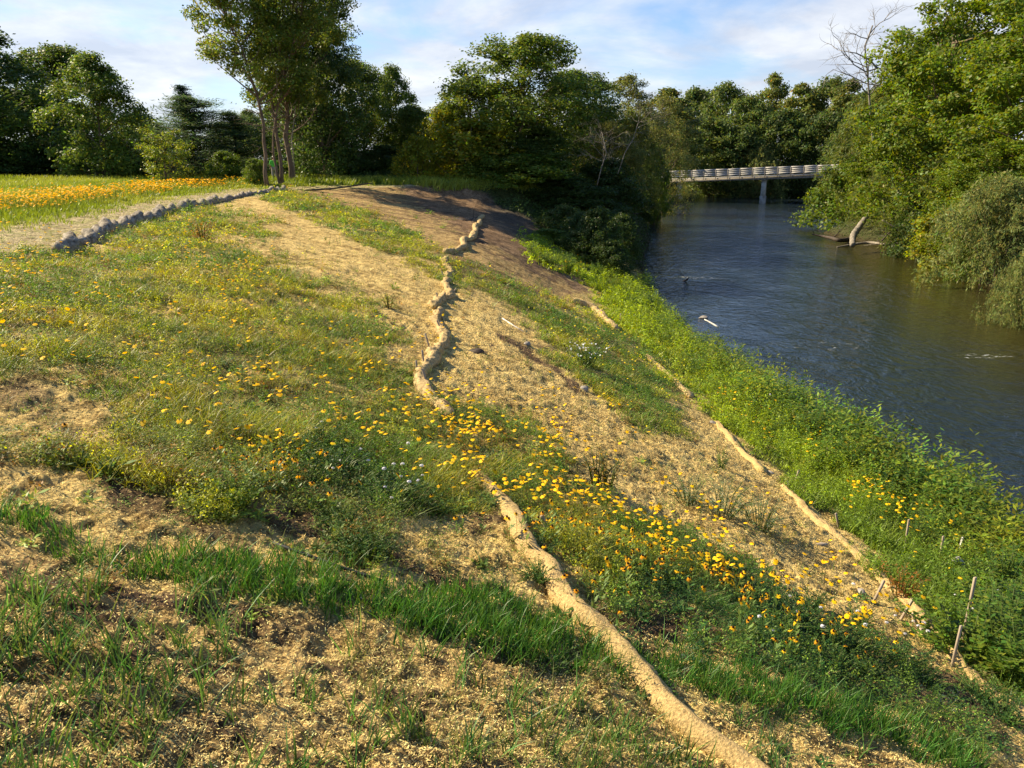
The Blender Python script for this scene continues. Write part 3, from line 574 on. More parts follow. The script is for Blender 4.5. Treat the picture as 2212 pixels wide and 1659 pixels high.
# ------------------------------------------------------------------ trees   (key, name, category, u, v of top, distance, width, label, group)
TREES = [
 # left treeline
 ('dark', 'tree', 'tree', 12, 40, 66, 250, 'tall dark tree at the left edge of the view behind the meadow'),
 ('oak2', 'oak_tree', 'tree', 150, 98, 76, 200, 'dark round-topped oak between the left edge tree and the pale drooping tree'),
 ('dark', 'tree', 'tree', 70, 190, 72, 230, 'low dark tree filling the gap below the dark oak at left'),
 ('light', 'tree', 'tree', 228, 112, 60, 185, 'light green feathery tree with drooping left boughs behind the meadow flowers'),
 ('small', 'young_tree', 'young tree', 357, 276, 53, 105, 'small bright yellow-green young tree standing alone in the meadow'),
 ('pine', 'pine_tree', 'pine tree', 430, 205, 66, 240, 'broad bushy pine with upright candles left of the tall thin tree'),
 ('spruce', 'spruce_tree', 'spruce tree', 418, 183, 84, 100, 'thin dark spruce tip poking up behind the bushy pine'),
 ('pine', 'pine_tree', 'pine tree', 345, 262, 70, 160, 'low blue-green pine behind the small yellow-green young tree'),
 ('pine', 'pine_tree', 'pine tree', 520, 240, 68, 150, 'slender pine just left of the trunk of the tall leaning tree'),
 ('pine', 'pine_tree', 'pine tree', 478, 262, 74, 90, 'short pine between the broad bushy pine and the slender one'),
 ('darkbush', 'shrub', 'shrub', 270, 300, 66, 130, 'dark shrub under the light green feathery tree'),
 ('darkbush', 'shrub', 'shrub', 110, 300, 68, 200, 'dark shrub at the foot of the treeline, second from the left edge'),
 ('darkbush', 'shrub', 'shrub', -20, 290, 64, 170, 'dark shrub at the left edge of the photo behind the flowers'),
 ('darkbush', 'shrub', 'shrub', 200, 290, 74, 190, 'dark shrub behind the light green feathery tree'),
 ('bush', 'shrub', 'shrub', 490, 325, 60, 80, 'mid green shrub below the slender pine'),
 ('light', 'tree', 'tree', 545, 235, 78, 90, 'pale green tree seen behind the leaning thin trunk'),
 # behind and right of the tall group
 ('dark', 'tree', 'tree', 705, 30, 62, 165, 'tall dark tree on the right side of the tall trunk group'),
 ('dark', 'tree', 'tree', 660, 150, 70, 150, 'dark tree standing behind the tall trunk group'),
 ('oak2', 'tree', 'tree', 790, 128, 70, 130, 'mid green tree right of the tall trunk group, left one of a pair'),
 ('light', 'tree', 'tree', 853, 138, 74, 110, 'mid green tree with a pointed top, right one of a pair before the sky gap'),
 ('oak2', 'tree', 'tree', 885, 225, 70, 110, 'low round tree at the foot of the pointed-top tree'),
 ('dark', 'tree', 'tree', 740, 230, 66, 130, 'low dark tree in front of the pair right of the trunk group'),
 ('darkbush', 'shrub', 'shrub', 740, 320, 64, 120, 'dark shrub in the shade right of the thick trunk'),
 ('darkbush', 'shrub', 'shrub', 830, 310, 66, 120, 'dark shrub at the edge of the grass below the pair of trees'),
 ('yellowbush', 'shrub', 'shrub', 902, 290, 62, 85, 'bright yellow-green shrub at the edge of the grass knoll'),
 ('yellowbush', 'shrub', 'shrub', 955, 232, 66, 100, 'tall yellow-green shrub at the left foot of the big oak'),
 # big oak group
 ('oak', 'oak_tree', 'tree', 1120, 74, 66, 290, 'big spreading oak with a knobbly crown standing highest above the cut bank'),
 ('oak2', 'oak_tree', 'tree', 1020, 165, 68, 140, 'left shoulder tree of the big oak, lower and rounder'),
 ('yellowbush', 'tree', 'tree', 1030, 250, 62, 170, 'olive yellow tree covering the lower left of the big oak'),
 ('oak2', 'oak_tree', 'tree', 1245, 148, 74, 170, 'oak just right of the big oak with a pointed top'),
 ('paletree', 'willow_tree', 'tree', 1345, 160, 82, 170, 'pale yellow-green willow right of the two oaks against the sky'),
 ('willow', 'willow_tree', 'tree', 1360, 235, 76, 115, 'grey-green willow leaning out over the left end of the bridge'),
 ('dark', 'tree', 'tree', 1170, 270, 62, 170, 'dark tree in the middle of the bank below the big oak'),
 ('paletree', 'tree', 'tree', 1310, 260, 70, 150, 'thin pale-leaved tree with bare stems on the left bank'),
 ('bush', 'shrub', 'shrub', 1130, 330, 60, 190, 'green shrub above the shaded scree of the cut bank'),
 ('bush', 'shrub', 'shrub', 1060, 320, 61, 120, 'green shrub at the right end of the grass knoll'),
 ('darkbush', 'shrub', 'shrub', 1220, 380, 60, 180, 'dark shrub hanging over the scree, upper one'),
 ('darkbush', 'shrub', 'shrub', 1200, 450, 56, 150, 'dark shrub hanging over the scree, lower one'),
 ('darkbush', 'shrub', 'shrub', 1290, 430, 60, 160, 'dark shrub on the bank halfway between the scree and the water'),
 ('darkbush', 'shrub', 'shrub', 1310, 340, 66, 160, 'dark shrub in the deep shade below the thin pale-leaved tree'),
 ('darkbush', 'shrub', 'shrub', 1330, 400, 72, 110, 'dark shrub touching the shaded water on the left bank'),
 ('darkbush', 'shrub', 'shrub', 1290, 480, 58, 110, 'lowest dark shrub of the left bank, overhanging the river corner'),
 ('darkbush', 'shrub', 'shrub', 1385, 370, 90, 60, 'dark shrub just left of the bridge end above the water'),
 ('bush', 'shrub', 'shrub', 1410, 310, 92, 60, 'light green shrub in front of the left bridge end'),
 # far bank beyond the bridge
 ('far2', 'far_tree', 'tree', 1440, 190, 150, 130, 'far tree peeping over the left end of the bridge'),
 ('far1', 'far_tree', 'tree', 1550, 176, 190, 120, 'round far tree, tallest crown left of centre above the bridge'),
 ('far2', 'far_tree', 'tree', 1470, 215, 175, 110, 'far tree behind the left part of the bridge, yellowish'),
 ('far3', 'far_tree', 'tree', 1500, 190, 200, 120, 'darker far tree left of the round far tree'),
 ('far2', 'far_tree', 'tree', 1655, 158, 195, 95, 'far tree with a pale spiky top above the middle of the bridge'),
 ('far1', 'far_tree', 'tree', 1600, 205, 172, 120, 'far tree below and left of the spiky-topped one'),
 ('far2', 'far_tree', 'tree', 1710, 180, 186, 120, 'yellow-green far tree right of the spiky-topped one'),
 ('far1', 'far_tree', 'tree', 1770, 165, 190, 120, 'broad far tree above the right part of the bridge'),
 ('far2', 'far_tree', 'tree', 1815, 172, 180, 110, 'yellowing far tree beside the dead grey tree'),
 ('far3', 'far_tree', 'tree', 1680, 235, 166, 130, 'dark far tree low behind the middle of the bridge'),
 ('far3', 'far_tree', 'tree', 1770, 240, 162, 130, 'dark far tree low behind the right part of the bridge'),
 ('far1', 'far_tree', 'tree', 1530, 250, 166, 120, 'low far tree behind the bridge, left of the grey willow bush'),
 ('far3', 'far_tree', 'tree', 1470, 280, 160, 110, 'lowest dark far tree behind the left end of the bridge'),
 ('far3', 'far_tree', 'tree', 1590, 270, 164, 120, 'dark far tree behind the bridge between two lower ones'),
 ('far1', 'far_tree', 'tree', 1860, 195, 150, 130, 'far tree half hidden behind the overhanging bush of the right bank'),
 ('far3', 'far_tree', 'tree', 1840, 270, 146, 130, 'dark far tree low behind the overhanging bush of the right bank'),
 ('willowbush', 'willow_shrub', 'willow bush', 1635, 312, 160, 100, 'grey-green willow bush rising just above the bridge rail'),
 # right bank
 ('willow', 'willow_tree', 'tree', 1945, 80, 86, 200, 'olive willow tree left of the bright green giant on the right bank'),
 ('willow', 'willow_tree', 'tree', 1875, 190, 84, 190, 'olive willow hiding the foot of the grey dead tree'),
 ('dark', 'tree', 'tree', 905, 240, 82, 120, 'distant tree filling the sky gap left of the big oak'),
 ('oak2', 'tree', 'tree', 960, 225, 84, 110, 'distant tree just left of the big oak, low on the skyline'),
 ('dark', 'tree', 'tree', 300, 240, 84, 130, 'distant dark tree behind the low blue-green pine'),
 ('dark', 'tree', 'tree', 590, 230, 90, 140, 'distant dark tree seen between the tall bare trunks'),
 ('oak2', 'tree', 'tree', 520, 262, 92, 150, 'distant dark tree behind the slender pine'),
 ('paletree', 'tree', 'tree', 1430, 205, 110, 120, 'pale tree between the willows and the far wood'),
 ('dark', 'tree', 'tree', 1290, 230, 82, 150, 'dark tree behind the thin pale-leaved tree on the left bank'),
 ('bush', 'shrub', 'shrub', 1185, 500, 46, 90, 'shrubby weeds at the foot of the shaded scree'),
 ('greentall', 'maple_tree', 'tree', 2060, -60, 62, 400, 'huge bright green maple dominating the right bank'),
 ('greentall', 'maple_tree', 'tree', 2230, -20, 52, 400, 'huge maple cut off by the right edge of the view'),
 ('light', 'tree', 'tree', 2010, 30, 76, 220, 'feathery tree rising behind the huge bright green maple'),
 ('greentall', 'maple_tree', 'tree', 1935, 250, 78, 220, 'bright green maple of middle height on the tip of the right bank'),
 ('bush', 'shrub', 'shrub', 1840, 335, 84, 170, 'bright green shrub reaching left over the water in front of the bridge'),
 ('willow', 'willow_tree', 'tree', 1935, 345, 72, 170, 'grey-green willow above the leaning white log'),
 ('willow', 'willow_tree', 'tree', 2040, 320, 60, 220, 'olive willow on the right bank between the maples'),
 ('greentall', 'tree', 'tree', 2150, 300, 50, 260, 'bright green tree low on the right bank above the willow bushes'),
 ('yellowbush', 'shrub', 'shrub', 2045, 445, 54.5, 150, 'bright green shrub touching the water on the right bank'),
 ('darkbush', 'shrub', 'shrub', 1985, 400, 60, 130, 'dark shrub behind the bleached driftwood on the right bank'),
 ('willowbush', 'willow_shrub', 'willow bush', 2130, 375, 46, 250, 'large grey-green willow bush at the right edge above the water'),
 ('willowbush', 'willow_shrub', 'willow bush', 2185, 545, 34.5, 150, 'willow bush hanging lowest over the water at the right edge'),
 ('bush', 'shrub', 'shrub', 2110, 470, 48, 110, 'small green shrub beside the large willow bush'),
]
for t in TREES:
    key, name, cat, u, vt, y, wd, lab = t
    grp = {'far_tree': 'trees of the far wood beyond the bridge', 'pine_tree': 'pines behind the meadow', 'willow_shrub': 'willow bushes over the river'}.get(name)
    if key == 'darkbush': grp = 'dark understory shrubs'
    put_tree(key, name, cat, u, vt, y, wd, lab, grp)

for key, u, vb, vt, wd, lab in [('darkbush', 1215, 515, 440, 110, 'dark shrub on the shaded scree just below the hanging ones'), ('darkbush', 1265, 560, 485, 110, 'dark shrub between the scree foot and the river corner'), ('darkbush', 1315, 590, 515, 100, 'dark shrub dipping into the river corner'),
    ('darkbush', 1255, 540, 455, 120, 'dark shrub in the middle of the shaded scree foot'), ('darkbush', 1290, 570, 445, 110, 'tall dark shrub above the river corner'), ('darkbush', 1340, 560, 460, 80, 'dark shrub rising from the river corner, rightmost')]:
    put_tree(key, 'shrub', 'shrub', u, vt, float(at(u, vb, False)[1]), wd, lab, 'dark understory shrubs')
# the tall group with bare lower trunks
def tall_tree(seed, pts, rad, leafz, label, R=2.6, nleaf=15000, col=(.105, .17, .026), lsize=.2, npuff=100, bare=6):
    """pts: trunk as world points; crown hangs about it above leafz"""
    rg = np.random.default_rng(seed); P = np.array(pts, float); base = P[0].copy(); P = P-base
    n = 14; d = np.r_[0, np.cumsum(np.linalg.norm(np.diff(P, axis=0), axis=1))]; t = np.linspace(0, d[-1], n)
    T = np.stack([np.interp(t, d, P[:, k]) for k in range(3)], 1); T[1:, :2] += rg.normal(size=(n-1, 2))*.06
    T[0, 2] -= .3
    mb = MB(); q = t/t[-1]; mb.tube(T, rad*(1-.8*q)*(1+.3*np.exp(-q*30)), 10)
    LP, LN, LS = [], [], []
    for k in range(npuff):
        s = rg.random()**.8; z = leafz+(T[-1, 2]-leafz+1.0)*s
        c0 = np.array([np.interp(z, T[:, 2], T[:, 0]), np.interp(z, T[:, 2], T[:, 1]), z])
        a = rg.random()*6.28; rr = R*(.35+.65*math.sin(min(1, s*.8+.2)*math.pi)**.5)*rg.random()**.5
        c = c0+np.array([math.cos(a)*rr, math.sin(a)*rr, .3*rr])
        s0 = c0-np.array([0, 0, .5*rr+.5]); s0[0] = np.interp(s0[2], T[:, 2], T[:, 0]); s0[1] = np.interp(s0[2], T[:, 2], T[:, 1])
        if k % 2 == 0: mb.tube(limb(rg, s0, c, .05, 6), np.linspace(.015+.018*rr, .007, 6), 5, cap=False)
        per = nleaf//npuff; pr = rg.uniform(.45, .85)
        dd = unit(rg.normal(size=(per, 3))); LP.append(c+dd*(rg.random((per, 1))**.42)*pr*np.array([1.15, 1.15, .75]))
        LN.append(dd*.6+np.array([0, 0, .6])+rg.normal(size=(per, 3))*.6); LS.append(rg.uniform(.7, 1.25, per)*lsize)
    for k in range(bare):
        z = leafz*rg.uniform(.35, .9); s0 = np.array([np.interp(z, T[:, 2], T[:, 0]), np.interp(z, T[:, 2], T[:, 1]), z]); a = rg.random()*6.28
        e = s0+np.array([math.cos(a), math.sin(a), .35])*rg.uniform(.8, 1.8); Lb = limb(rg, s0, e, -.05, 7); mb.tube(Lb, np.linspace(.03, .006, 7), 5)
        for j in (3, 4, 5):
            e2 = Lb[j]+rg.normal(size=3)*.35; mb.tube(limb(rg, Lb[j], e2, 0, 4), np.linspace(.012, .004, 4), 4)
    P_ = np.vstack(LP); cl = pal(rg, len(P_), col, .18, .3); cl *= np.exp((fbm(P_[:, 0]*.9+seed, P_[:, 2]*.8, seed, 2)-.5)*.8)[:, None]
    V, Fq, C = leaf_quads(P_, np.vstack(LN), np.concatenate(LS), .5, cl, rg)
    o = empty('ash_tree', base, label, 'tree', 'tall bare-trunked trees beside the path')
    mb.build('trunk', M_ashbark, o, True); link('crown', mesh_np('ash_crown', V, Fq, C, M_leaf), o)
def ground3(u, v, y):
    x = (u-CX)/F*(y*cp+1.8*sp); return np.array([x, y, float(base_h(np.array([x]), np.array([y]))[0])])
def trk(y, uv):
    b = ground3(uv[0][0], uv[0][1], y); L = [b]
    for (u, v) in uv[1:]: L.append(at_y(u, v, y))
    return L
tall_tree(101, trk(52, [(578, 402), (570, 300), (555, 200), (530, 120), (490, 40), (455, -40)]), .13, 6.2, 'tall thin tree leaning left, leftmost trunk beside the path', 2.6, 17000, (.13, .19, .030), bare=10)
tall_tree(102, trk(54, [(609, 402), (603, 330), (590, 230), (580, 120), (570, 0), (565, -90)]), .125, 5.2, 'straight thin-trunked tree, second from the left beside the path', 2.4, 14000)
tall_tree(103, trk(53.5, [(607, 400), (590, 345), (588, 300), (610, 200), (640, 60), (650, -80)]), .08, 5.0, 'slim forked trunk touching the second tree beside the path', 2.2, 11000, bare=3)
tall_tree(104, trk(56, [(632, 393), (625, 330), (615, 290), (625, 160), (650, 40), (655, -70)]), .19, 4.6, 'thick-trunked tall tree in front of the woods, third beside the path', 3.2, 21000, (.095, .15, .025))
tall_tree(105, trk(64, [(660, 372), (656, 300), (655, 200), (650, 60), (690, -20)]), .2, 4.0, 'dark thick trunk standing in the shade behind the other tall ones', 3.4, 17000, (.08, .13, .022), bare=3)
tall_tree(106, trk(66, [(707, 368), (700, 300), (705, 200), (712, 90), (715, 0)]), .12, 3.0, 'thin dark trunk at the right end of the tall group', 2.8, 13000, (.08, .13, .022), bare=3)
# low leafy sucker shrub around the first trunk
put_tree('bush', 'shrub', 'shrub', 553, 340, 53, 48, 'leafy shrub around the foot of the thin leaning trunk')

# ---- dead trees: branching skeletons
def branch(mb, rg, p, d, L, r, depth, grav=0.0, seg=5, ang=.55, col=(1, 1, 1)):
    n = 6; P = [p]; dd = d.copy()
    for i in range(n-1):
        dd = unit(dd+rg.normal(size=3)*.16+np.array([0, 0, -grav])); P.append(P[-1]+dd*L/(n-1))
    P = np.array(P); mb.tube(P, np.linspace(r, r*.55 if depth else r*.25, n), seg if r > .03 else 4, col, cap=True)
    if depth:
        for k in range(rg.integers(2, 4)):
            i = rg.integers(2, n); a = unit(P[i]-P[i-1]); o = unit(rg.normal(size=3)); nd_ = unit(a+o*ang*1.6)
            branch(mb, rg, P[i], nd_, L*rg.uniform(.5, .75), r*.55, depth-1, grav, seg, ang, col)
        branch(mb, rg, P[-1], unit(dd+rg.normal(size=3)*.3), L*.7, r*.55, depth-1, grav, seg, ang, col)
def dead_tree(seed, base, d, L, r, depth, label, name='dead_tree', cat='dead tree', mat=None, segs=None, stem=None):
    rg = np.random.default_rng(seed); t = MB(); b = MB(); base = np.array(base, float)
    o = empty(name, base, label, cat)
    P = np.array(stem, float)-base; t.tube(P, np.linspace(r, r*.5, len(P)), 8); t.build('trunk', mat or M_dead, o, True)
    for k in range(segs or 6):
        q = rg.uniform(.35, 1.0); j = q*(len(P)-1); i0 = min(int(j), len(P)-2); s0 = P[i0]*(1-(j-i0))+P[i0+1]*(j-i0)
        dd = unit(np.array([rg.normal()-d, rg.normal()*.6, abs(rg.normal())*.6+.35])); branch(b, rg, s0, dd, L*rg.uniform(.6, 1), r*.4, depth)
    b.build('branches', mat or M_dead, o)
yy = 80
dead_tree(5, at_y(1900, 420, yy), .8, 2.6, .13, 3, 'grey dead tree with bare crooked branches standing above the right bank', segs=9,
          stem=[at_y(1900, 430, yy), at_y(1888, 330, yy), at_y(1880, 240, yy), at_y(1875, 170, yy), at_y(1868, 100, yy), at_y(1885, 55, yy)])
rg_ = np.random.default_rng(77)
bmb = MB(); s0 = at_y(1960, 165, 77); e = empty('dead_limb', s0, 'long bare limb sweeping left from the willow on the right bank', 'dead branch')
for poly_ in ([(1960, 165), (1930, 150), (1895, 148), (1870, 155), (1845, 140), (1828, 118), (1810, 85)], [(1975, 175), (1940, 168), (1900, 185), (1870, 180), (1840, 165), (1800, 150)], [(1895, 148), (1880, 130), (1850, 115), (1810, 108)], [(1990, 120), (1955, 125), (1930, 105), (1900, 95)]):
    Pq = np.array([at_y(a, b, 77+rg_.normal()*.3) for a, b in poly_])-s0; bmb.tube(Pq, np.linspace(.11, .02, len(Pq)), 6)
    for j in range(2, len(Pq)): branch(bmb, rg_, Pq[j], unit(np.array([-.8, 0, .5])+rg_.normal(size=3)*.5), 1.6, .03, 1)
bmb.build('branch', M_dead, e)
dead_tree(8, at_y(1290, 400, 57.5), .2, 1.4, .04, 3, 'bare grey branches sticking out of the dark bank shrubs below the oaks', 'dead_shrub', 'dead shrub', segs=8,
          stem=[at_y(1290, 400, 57.5), at_y(1300, 360, 57.5), at_y(1310, 330, 57.3), at_y(1300, 285, 57.3)])
dead_tree(9, at_y(1335, 370, 59), -.3, 1.4, .035, 3, 'fan of pale bare twigs left of the bridge among the leaves', 'dead_shrub', 'dead shrub', segs=8,
          stem=[at_y(1335, 375, 59), at_y(1350, 330, 59), at_y(1368, 300, 58.8), at_y(1380, 260, 58.8)])
dead_tree(12, at_y(608, 330, 55), .2, 1.5, .04, 2, 'tangle of thin bare twigs between the tall trunks', 'dead_sapling', 'dead sapling', segs=7,
          stem=[ground3(640, 395, 55.5), at_y(630, 300, 55.5), at_y(640, 220, 55.5), at_y(650, 190, 55.5)])

# ------------------------------------------------------------------ bridge
def bridge():
    A = at_y(1420, 371.5, 144.0); B = at_y(1900, 353, 130.0)           # top rail line, left end and right end
    Ld = B-A; L = float(np.linalg.norm(Ld[:2])); hx = Ld[:2]/L; slope = Ld[2]/L
    ang = math.atan2(hx[1], hx[0]); nrm = np.array([-hx[1], hx[0]])
    o = empty('footbridge', A, 'grey weathered timber footbridge on concrete piers crossing the river', 'bridge', rz=ang)
    W = 3.0
    # local frame: x along the bridge, y across (towards +y is the far side), z up from the top rail
    def zz(x): return slope*x
    tilt = Matrix.Rotation(-math.atan(slope), 3, 'Y')
    SPC = 2.03; n = int(L/SPC)
    d = MB(); d.box((L/2, W/2, zz(L/2)-1.34), (L+.2, W+.1, .09), tilt); d.build('deck', M_rail, o)
    for s in (0.35, W-.35):
        g = MB(); g.box((L/2, s, zz(L/2)-1.64), (L, .22, .50), tilt); g.build('girder', M_post, o)
    g = MB(); g.box((L/2, -.10, zz(L/2)-1.30), (L, .05, .16), tilt); g.build('edge_board', M_rail, o)
    rgb = np.random.default_rng(3)
    for side, off in ((0, -.06), (1, W+.06)):
        for k, dz in enumerate((-.02, -.34, -.64, -.94)):
            r = MB()
            for i in range(n):
                r.box((SPC*(i+.5), off-(.05 if side == 0 else -.05), zz(SPC*(i+.5))+dz+rgb.normal()*.008), (SPC-.015, .045, .20 if k else .24), tilt)
            r.build('rail', M_rail, o)
        for i in range(n+1):
            p = MB(); p.box((SPC*i, off+(-.105 if side == 0 else .105), zz(SPC*i)-.82), (.09, .06, 1.68)); p.build('post', M_post, o)
    for i in range(0, n+1):
        p = MB(); p.box((SPC*i+.35, W/2, zz(SPC*i)-1.48), (.22, W+.3, .16)); p.build('cross_beam', M_post, o)
    def pier(u, v, wl_w, label):
        pt = at_z(u, v, WATER); # solve the place along the bridge that projects to u
        best = None
        for s in np.linspace(0, L, 800):
            q = A[:2]+hx*s; uu, vv = proj(q[0], q[1], WATER)
            if best is None or abs(uu-u) < best[0]: best = (abs(uu-u), s)
        s = best[1]; top = zz(s)-1.9; bot = WATER-A[2]-1.5; fz = WATER-A[2]
        pm = MB()
        hgt_ = top-(fz+1.25)
        pm.box((s, W/2, fz+1.25+hgt_/2), (wl_w*.8, 1.35, hgt_)); pm.build('pier', M_conc, o)
        f = MB(); f.box((s, W/2, (fz+1.25+bot)/2), (wl_w+.05, 1.75, 1.25-(bot-fz))); f.build('pier_footing', M_darkconc, o)
        c = MB(); c.box((s, W/2, top-.03), (wl_w+.1, W*.8, .26)); c.build('pier_cap', M_post, o)
    pier(1645, 435, .9, ''); pier(1463, 435, .9, ''); pier(1855, 420, .9, '')
    return o
bridge()

# ------------------------------------------------------------------ erosion-control rolls
def roll_mat(name, c1, c2, sc, bump=.8):
    return mat_rough(name, c1, c2, sc, .92, bump)
M_straw_roll = roll_mat('mulched_roll', (.30, .20, .08), (.70, .50, .21), 55)
M_straw_roll_far = roll_mat('mulched_roll_pale', (.26, .18, .08), (.62, .45, .21), 20)
M_grey_roll = roll_mat('weathered_roll', (.09, .07, .048), (.40, .35, .28), 9)
def densify(P, step):
    P = np.array(P, float)
    # catmull-rom through the points
    Q = np.vstack([2*P[0]-P[1], P, 2*P[-1]-P[-2]]); out = []
    for i in range(1, len(Q)-2):
        n = max(2, int(np.linalg.norm(Q[i+1]-Q[i])/step)); t = np.linspace(0, 1, n, endpoint=False)[:, None]
        out.append(.5*((2*Q[i])+(-Q[i-1]+Q[i+1])*t+(2*Q[i-1]-5*Q[i]+4*Q[i+1]-Q[i+2])*t*t+(-Q[i-1]+3*Q[i]-3*Q[i+1]+Q[i+2])*t**3))
    return np.vstack(out+[Q[-2:-1]])
def roll(name, uv, rad, label, mat, seed, lump=.12, wave=0.0, wl=1.0, z=None, sink=.35, group='erosion control rolls on the slope', ext=None, taper=True, side=0, twist=0, tl=.5):
    P = [at(u, v) for u, v in uv]
    if ext is not None: P = [np.array(e) for e in ext] + P
    P = np.array(P); D = densify(P, rad*.35 if rad > .08 else rad*.5)
    D[:, 2] = hgt(D[:, 0], D[:, 1])
    k = np.ones(5)/5; zs = np.convolve(np.pad(D[:, 2], 2, mode='edge'), k, 'valid')
    d = np.r_[0, np.cumsum(np.linalg.norm(np.diff(D, axis=0), axis=1))]
    rg = np.random.default_rng(seed)
    r = np.full(len(D), rad)*(1+(fbm(d*1.5+seed*3, d*0, seed, 3)-.5)*.5)
    if wave:
        ph = d/wl*2*np.pi+np.cumsum(rg.normal(size=len(D)))*.08
        r = r*(1+wave*np.sin(ph)); 
        T = unit(np.gradient(D, axis=0)); S = np.stack([-T[:, 1], T[:, 0], 0*T[:, 0]], 1); D = D+S*(np.sin(ph*.5+1)*rad*side)[:, None]
    if taper:
        e = np.minimum(d, d[-1]-d); r = r*np.clip(.35+.65*np.sqrt(np.clip(e/(rad*1.6), 0, 1)), 0, 1)
    D[:, 2] = zs + r*(1-sink)-.0
    base = D[len(D)//2].copy(); base[2] -= rad
    mb = MB(); mb.tube(D-base, r, 22, lump=lump, seed=seed, twist=twist, tl=tl)
    o = mb.build(name, mat, None, True); o.location = base
    return tag(o, label, 'straw roll', group)
# mid-slope roll, nearest part running out of the frame
ext_ = [at(1760, 1800), at(1680, 1730)]
roll('straw_roll', [(1606, 1662), (1530, 1610), (1450, 1545), (1395, 1480), (1345, 1425), (1300, 1375), (1245, 1325), (1205, 1275), (1180, 1230), (1135, 1180), (1110, 1130), (1075, 1085), (1038, 1040), (1022, 1020)], .08,
     'thick tan straw roll running from the bottom edge up to the dense flowers', M_straw_roll, 3, .2, ext=ext_, sink=.6)
roll('straw_roll', [(975, 905), (930, 860), (905, 825), (918, 800), (945, 775)], .085, 'short tan straw roll just above the dense flower patch', M_straw_roll_far, 4, .3, .1, .9, sink=.6)
roll('straw_roll', [(925, 795), (935, 765), (960, 745), (950, 715), (940, 690), (952, 670)], 0.095, 'lumpy tan roll segment with stakes, middle of the slope line', M_straw_roll_far, 5, .4, .1, .85, sink=.6, side=.2, twist=.35, tl=.75)
roll('straw_roll', [(938, 668), (948, 650), (972, 640), (962, 620), (966, 600), (972, 590), (960, 572), (962, 560)], 0.1, 'lumpy tan roll segment below where the weedy strip crosses', M_straw_roll_far, 6, .4, .1, 1.2, sink=.6, side=.2, twist=.4, tl=.9)
roll('straw_roll', [(963, 548), (985, 546), (1000, 535), (1005, 522), (1020, 513), (1028, 505), (1025, 495), (1035, 482), (1042, 468)], .11, 'farthest tan roll segment curling up to the cut bank', M_straw_roll_far, 7, .4, .15, 2.0, sink=.5, side=.5)
# lower roll
roll('straw_roll', [(1545, 912), (1580, 950), (1615, 990), (1650, 1022)], .08, 'short buried roll edge at the top of the riverside bare patch', M_straw_roll, 8, .3, sink=1.15)
roll('straw_roll', [(1690, 1048), (1760, 1122), (1850, 1200), (1920, 1268), (1985, 1335), (2060, 1420), (2130, 1490), (2240, 1580)], .09, 'long half-buried tan roll along the foot of the slope at lower right', M_straw_roll, 9, .4, sink=1.2)
roll('straw_roll', [(1395, 770), (1430, 800), (1465, 832), (1492, 860)], .10, 'thin roll piece half hidden in riverside weeds', M_straw_roll_far, 10, .2, sink=.9)
roll('straw_roll', [(1235, 652), (1262, 660), (1290, 676), (1312, 698), (1330, 715)], .15, 'pale roll piece at the end of the far mulched strip near the river', M_straw_roll_far, 11, .3, sink=.75)
# grey roll along the path
gp = [(140, 548), (200, 517), (235, 503), (281, 487), (324, 476), (364, 463), (413, 446), (445, 443), (489, 433), (536, 423), (579, 417), (617, 412)]
labs = ['grey netting-wrapped roll at the near end of the path line', 'second grey twisted roll along the path from the near end', 'grey twisted roll in the middle of the path line', 'thin brown roll along the path before the last lump', 'last grey lumpy roll on the path near the tall trunks']
for i, (a, b) in enumerate(((0, 3), (3, 5), (5, 8), (8, 10), (10, 12))):
    seg = gp[a:b+1 if b < 12 else 12]
    roll('netted_roll', seg, (.155, .15, .14, .10, .17)[i], labs[i], M_grey_roll, 20+i, .25, .14, 1.9 if i < 3 else 2.6, sink=.35, twist=.42, tl=.8, group='grey rolls along the path edge', side=.45)

# ------------------------------------------------------------------ stakes
def stake(u, v, h, wdt, label, lean=(0, 0), mat=None, group='wooden stakes pinning the rolls'):
    p = at(u, v); mb = MB(); ax = np.array([lean[0], lean[1], 1.0]); a = unit(ax)
    q = Vector((0, 0, 1)).rotation_difference(Vector(a)).to_matrix()
    mb.box(tuple(a*(h/2-.08)), (wdt, wdt*.62, h+.16), q @ Matrix.Rotation(.5, 3, 'Z'))
    o = mb.build('wooden_stake', mat or M_stake); o.location = tuple(p); tag(o, label, 'stake', group)
    bv = o.modifiers.new('bevel', 'BEVEL'); bv.width = .003; bv.segments = 1
    return o
stake(2079, 1385, .78, .036, 'tall grey lath standing upright among riverside weeds at lower right', (.02, 0))
stake(2056, 1440, .45, .03, 'thin leaning lath at the end of the lower roll', (.06, .02))
stake(1186, 1130 + 25, .2, .035, 'short stake driven into the near part of the tan roll', (-.35, 0))
for (u, v, h, lx, lab) in [(916, 788, .24, -.1, 'short dark stake at the left of the slope roll, lower of a pair'), (900, 806, .2, 0, 'second short stake of a pair left of the slope roll'),
    (930, 760, .34, -.25, 'stake leaning left at the bend of the lumpy roll'), (925, 835, .28, -.3, 'leaning stake beside the roll above the dense flowers'),
    (955, 718, .26, -.4, 'leaning stake on the shaded side of the lumpy roll'), (958, 690, .26, -.4, 'leaning stake on the roll a step farther up'),
    (950, 655, .26, -.3, 'small stake near the widest lump of the roll'), (972, 640, .25, .8, 'flat stake poking right from the widest lump'),
    (962, 605, .26, -.4, 'small stake high on the slope roll'), (968, 578, .24, -.3, 'tiny stake near the top of the slope roll')]:
    stake(u, v, h, .03, lab, (lx, 0))
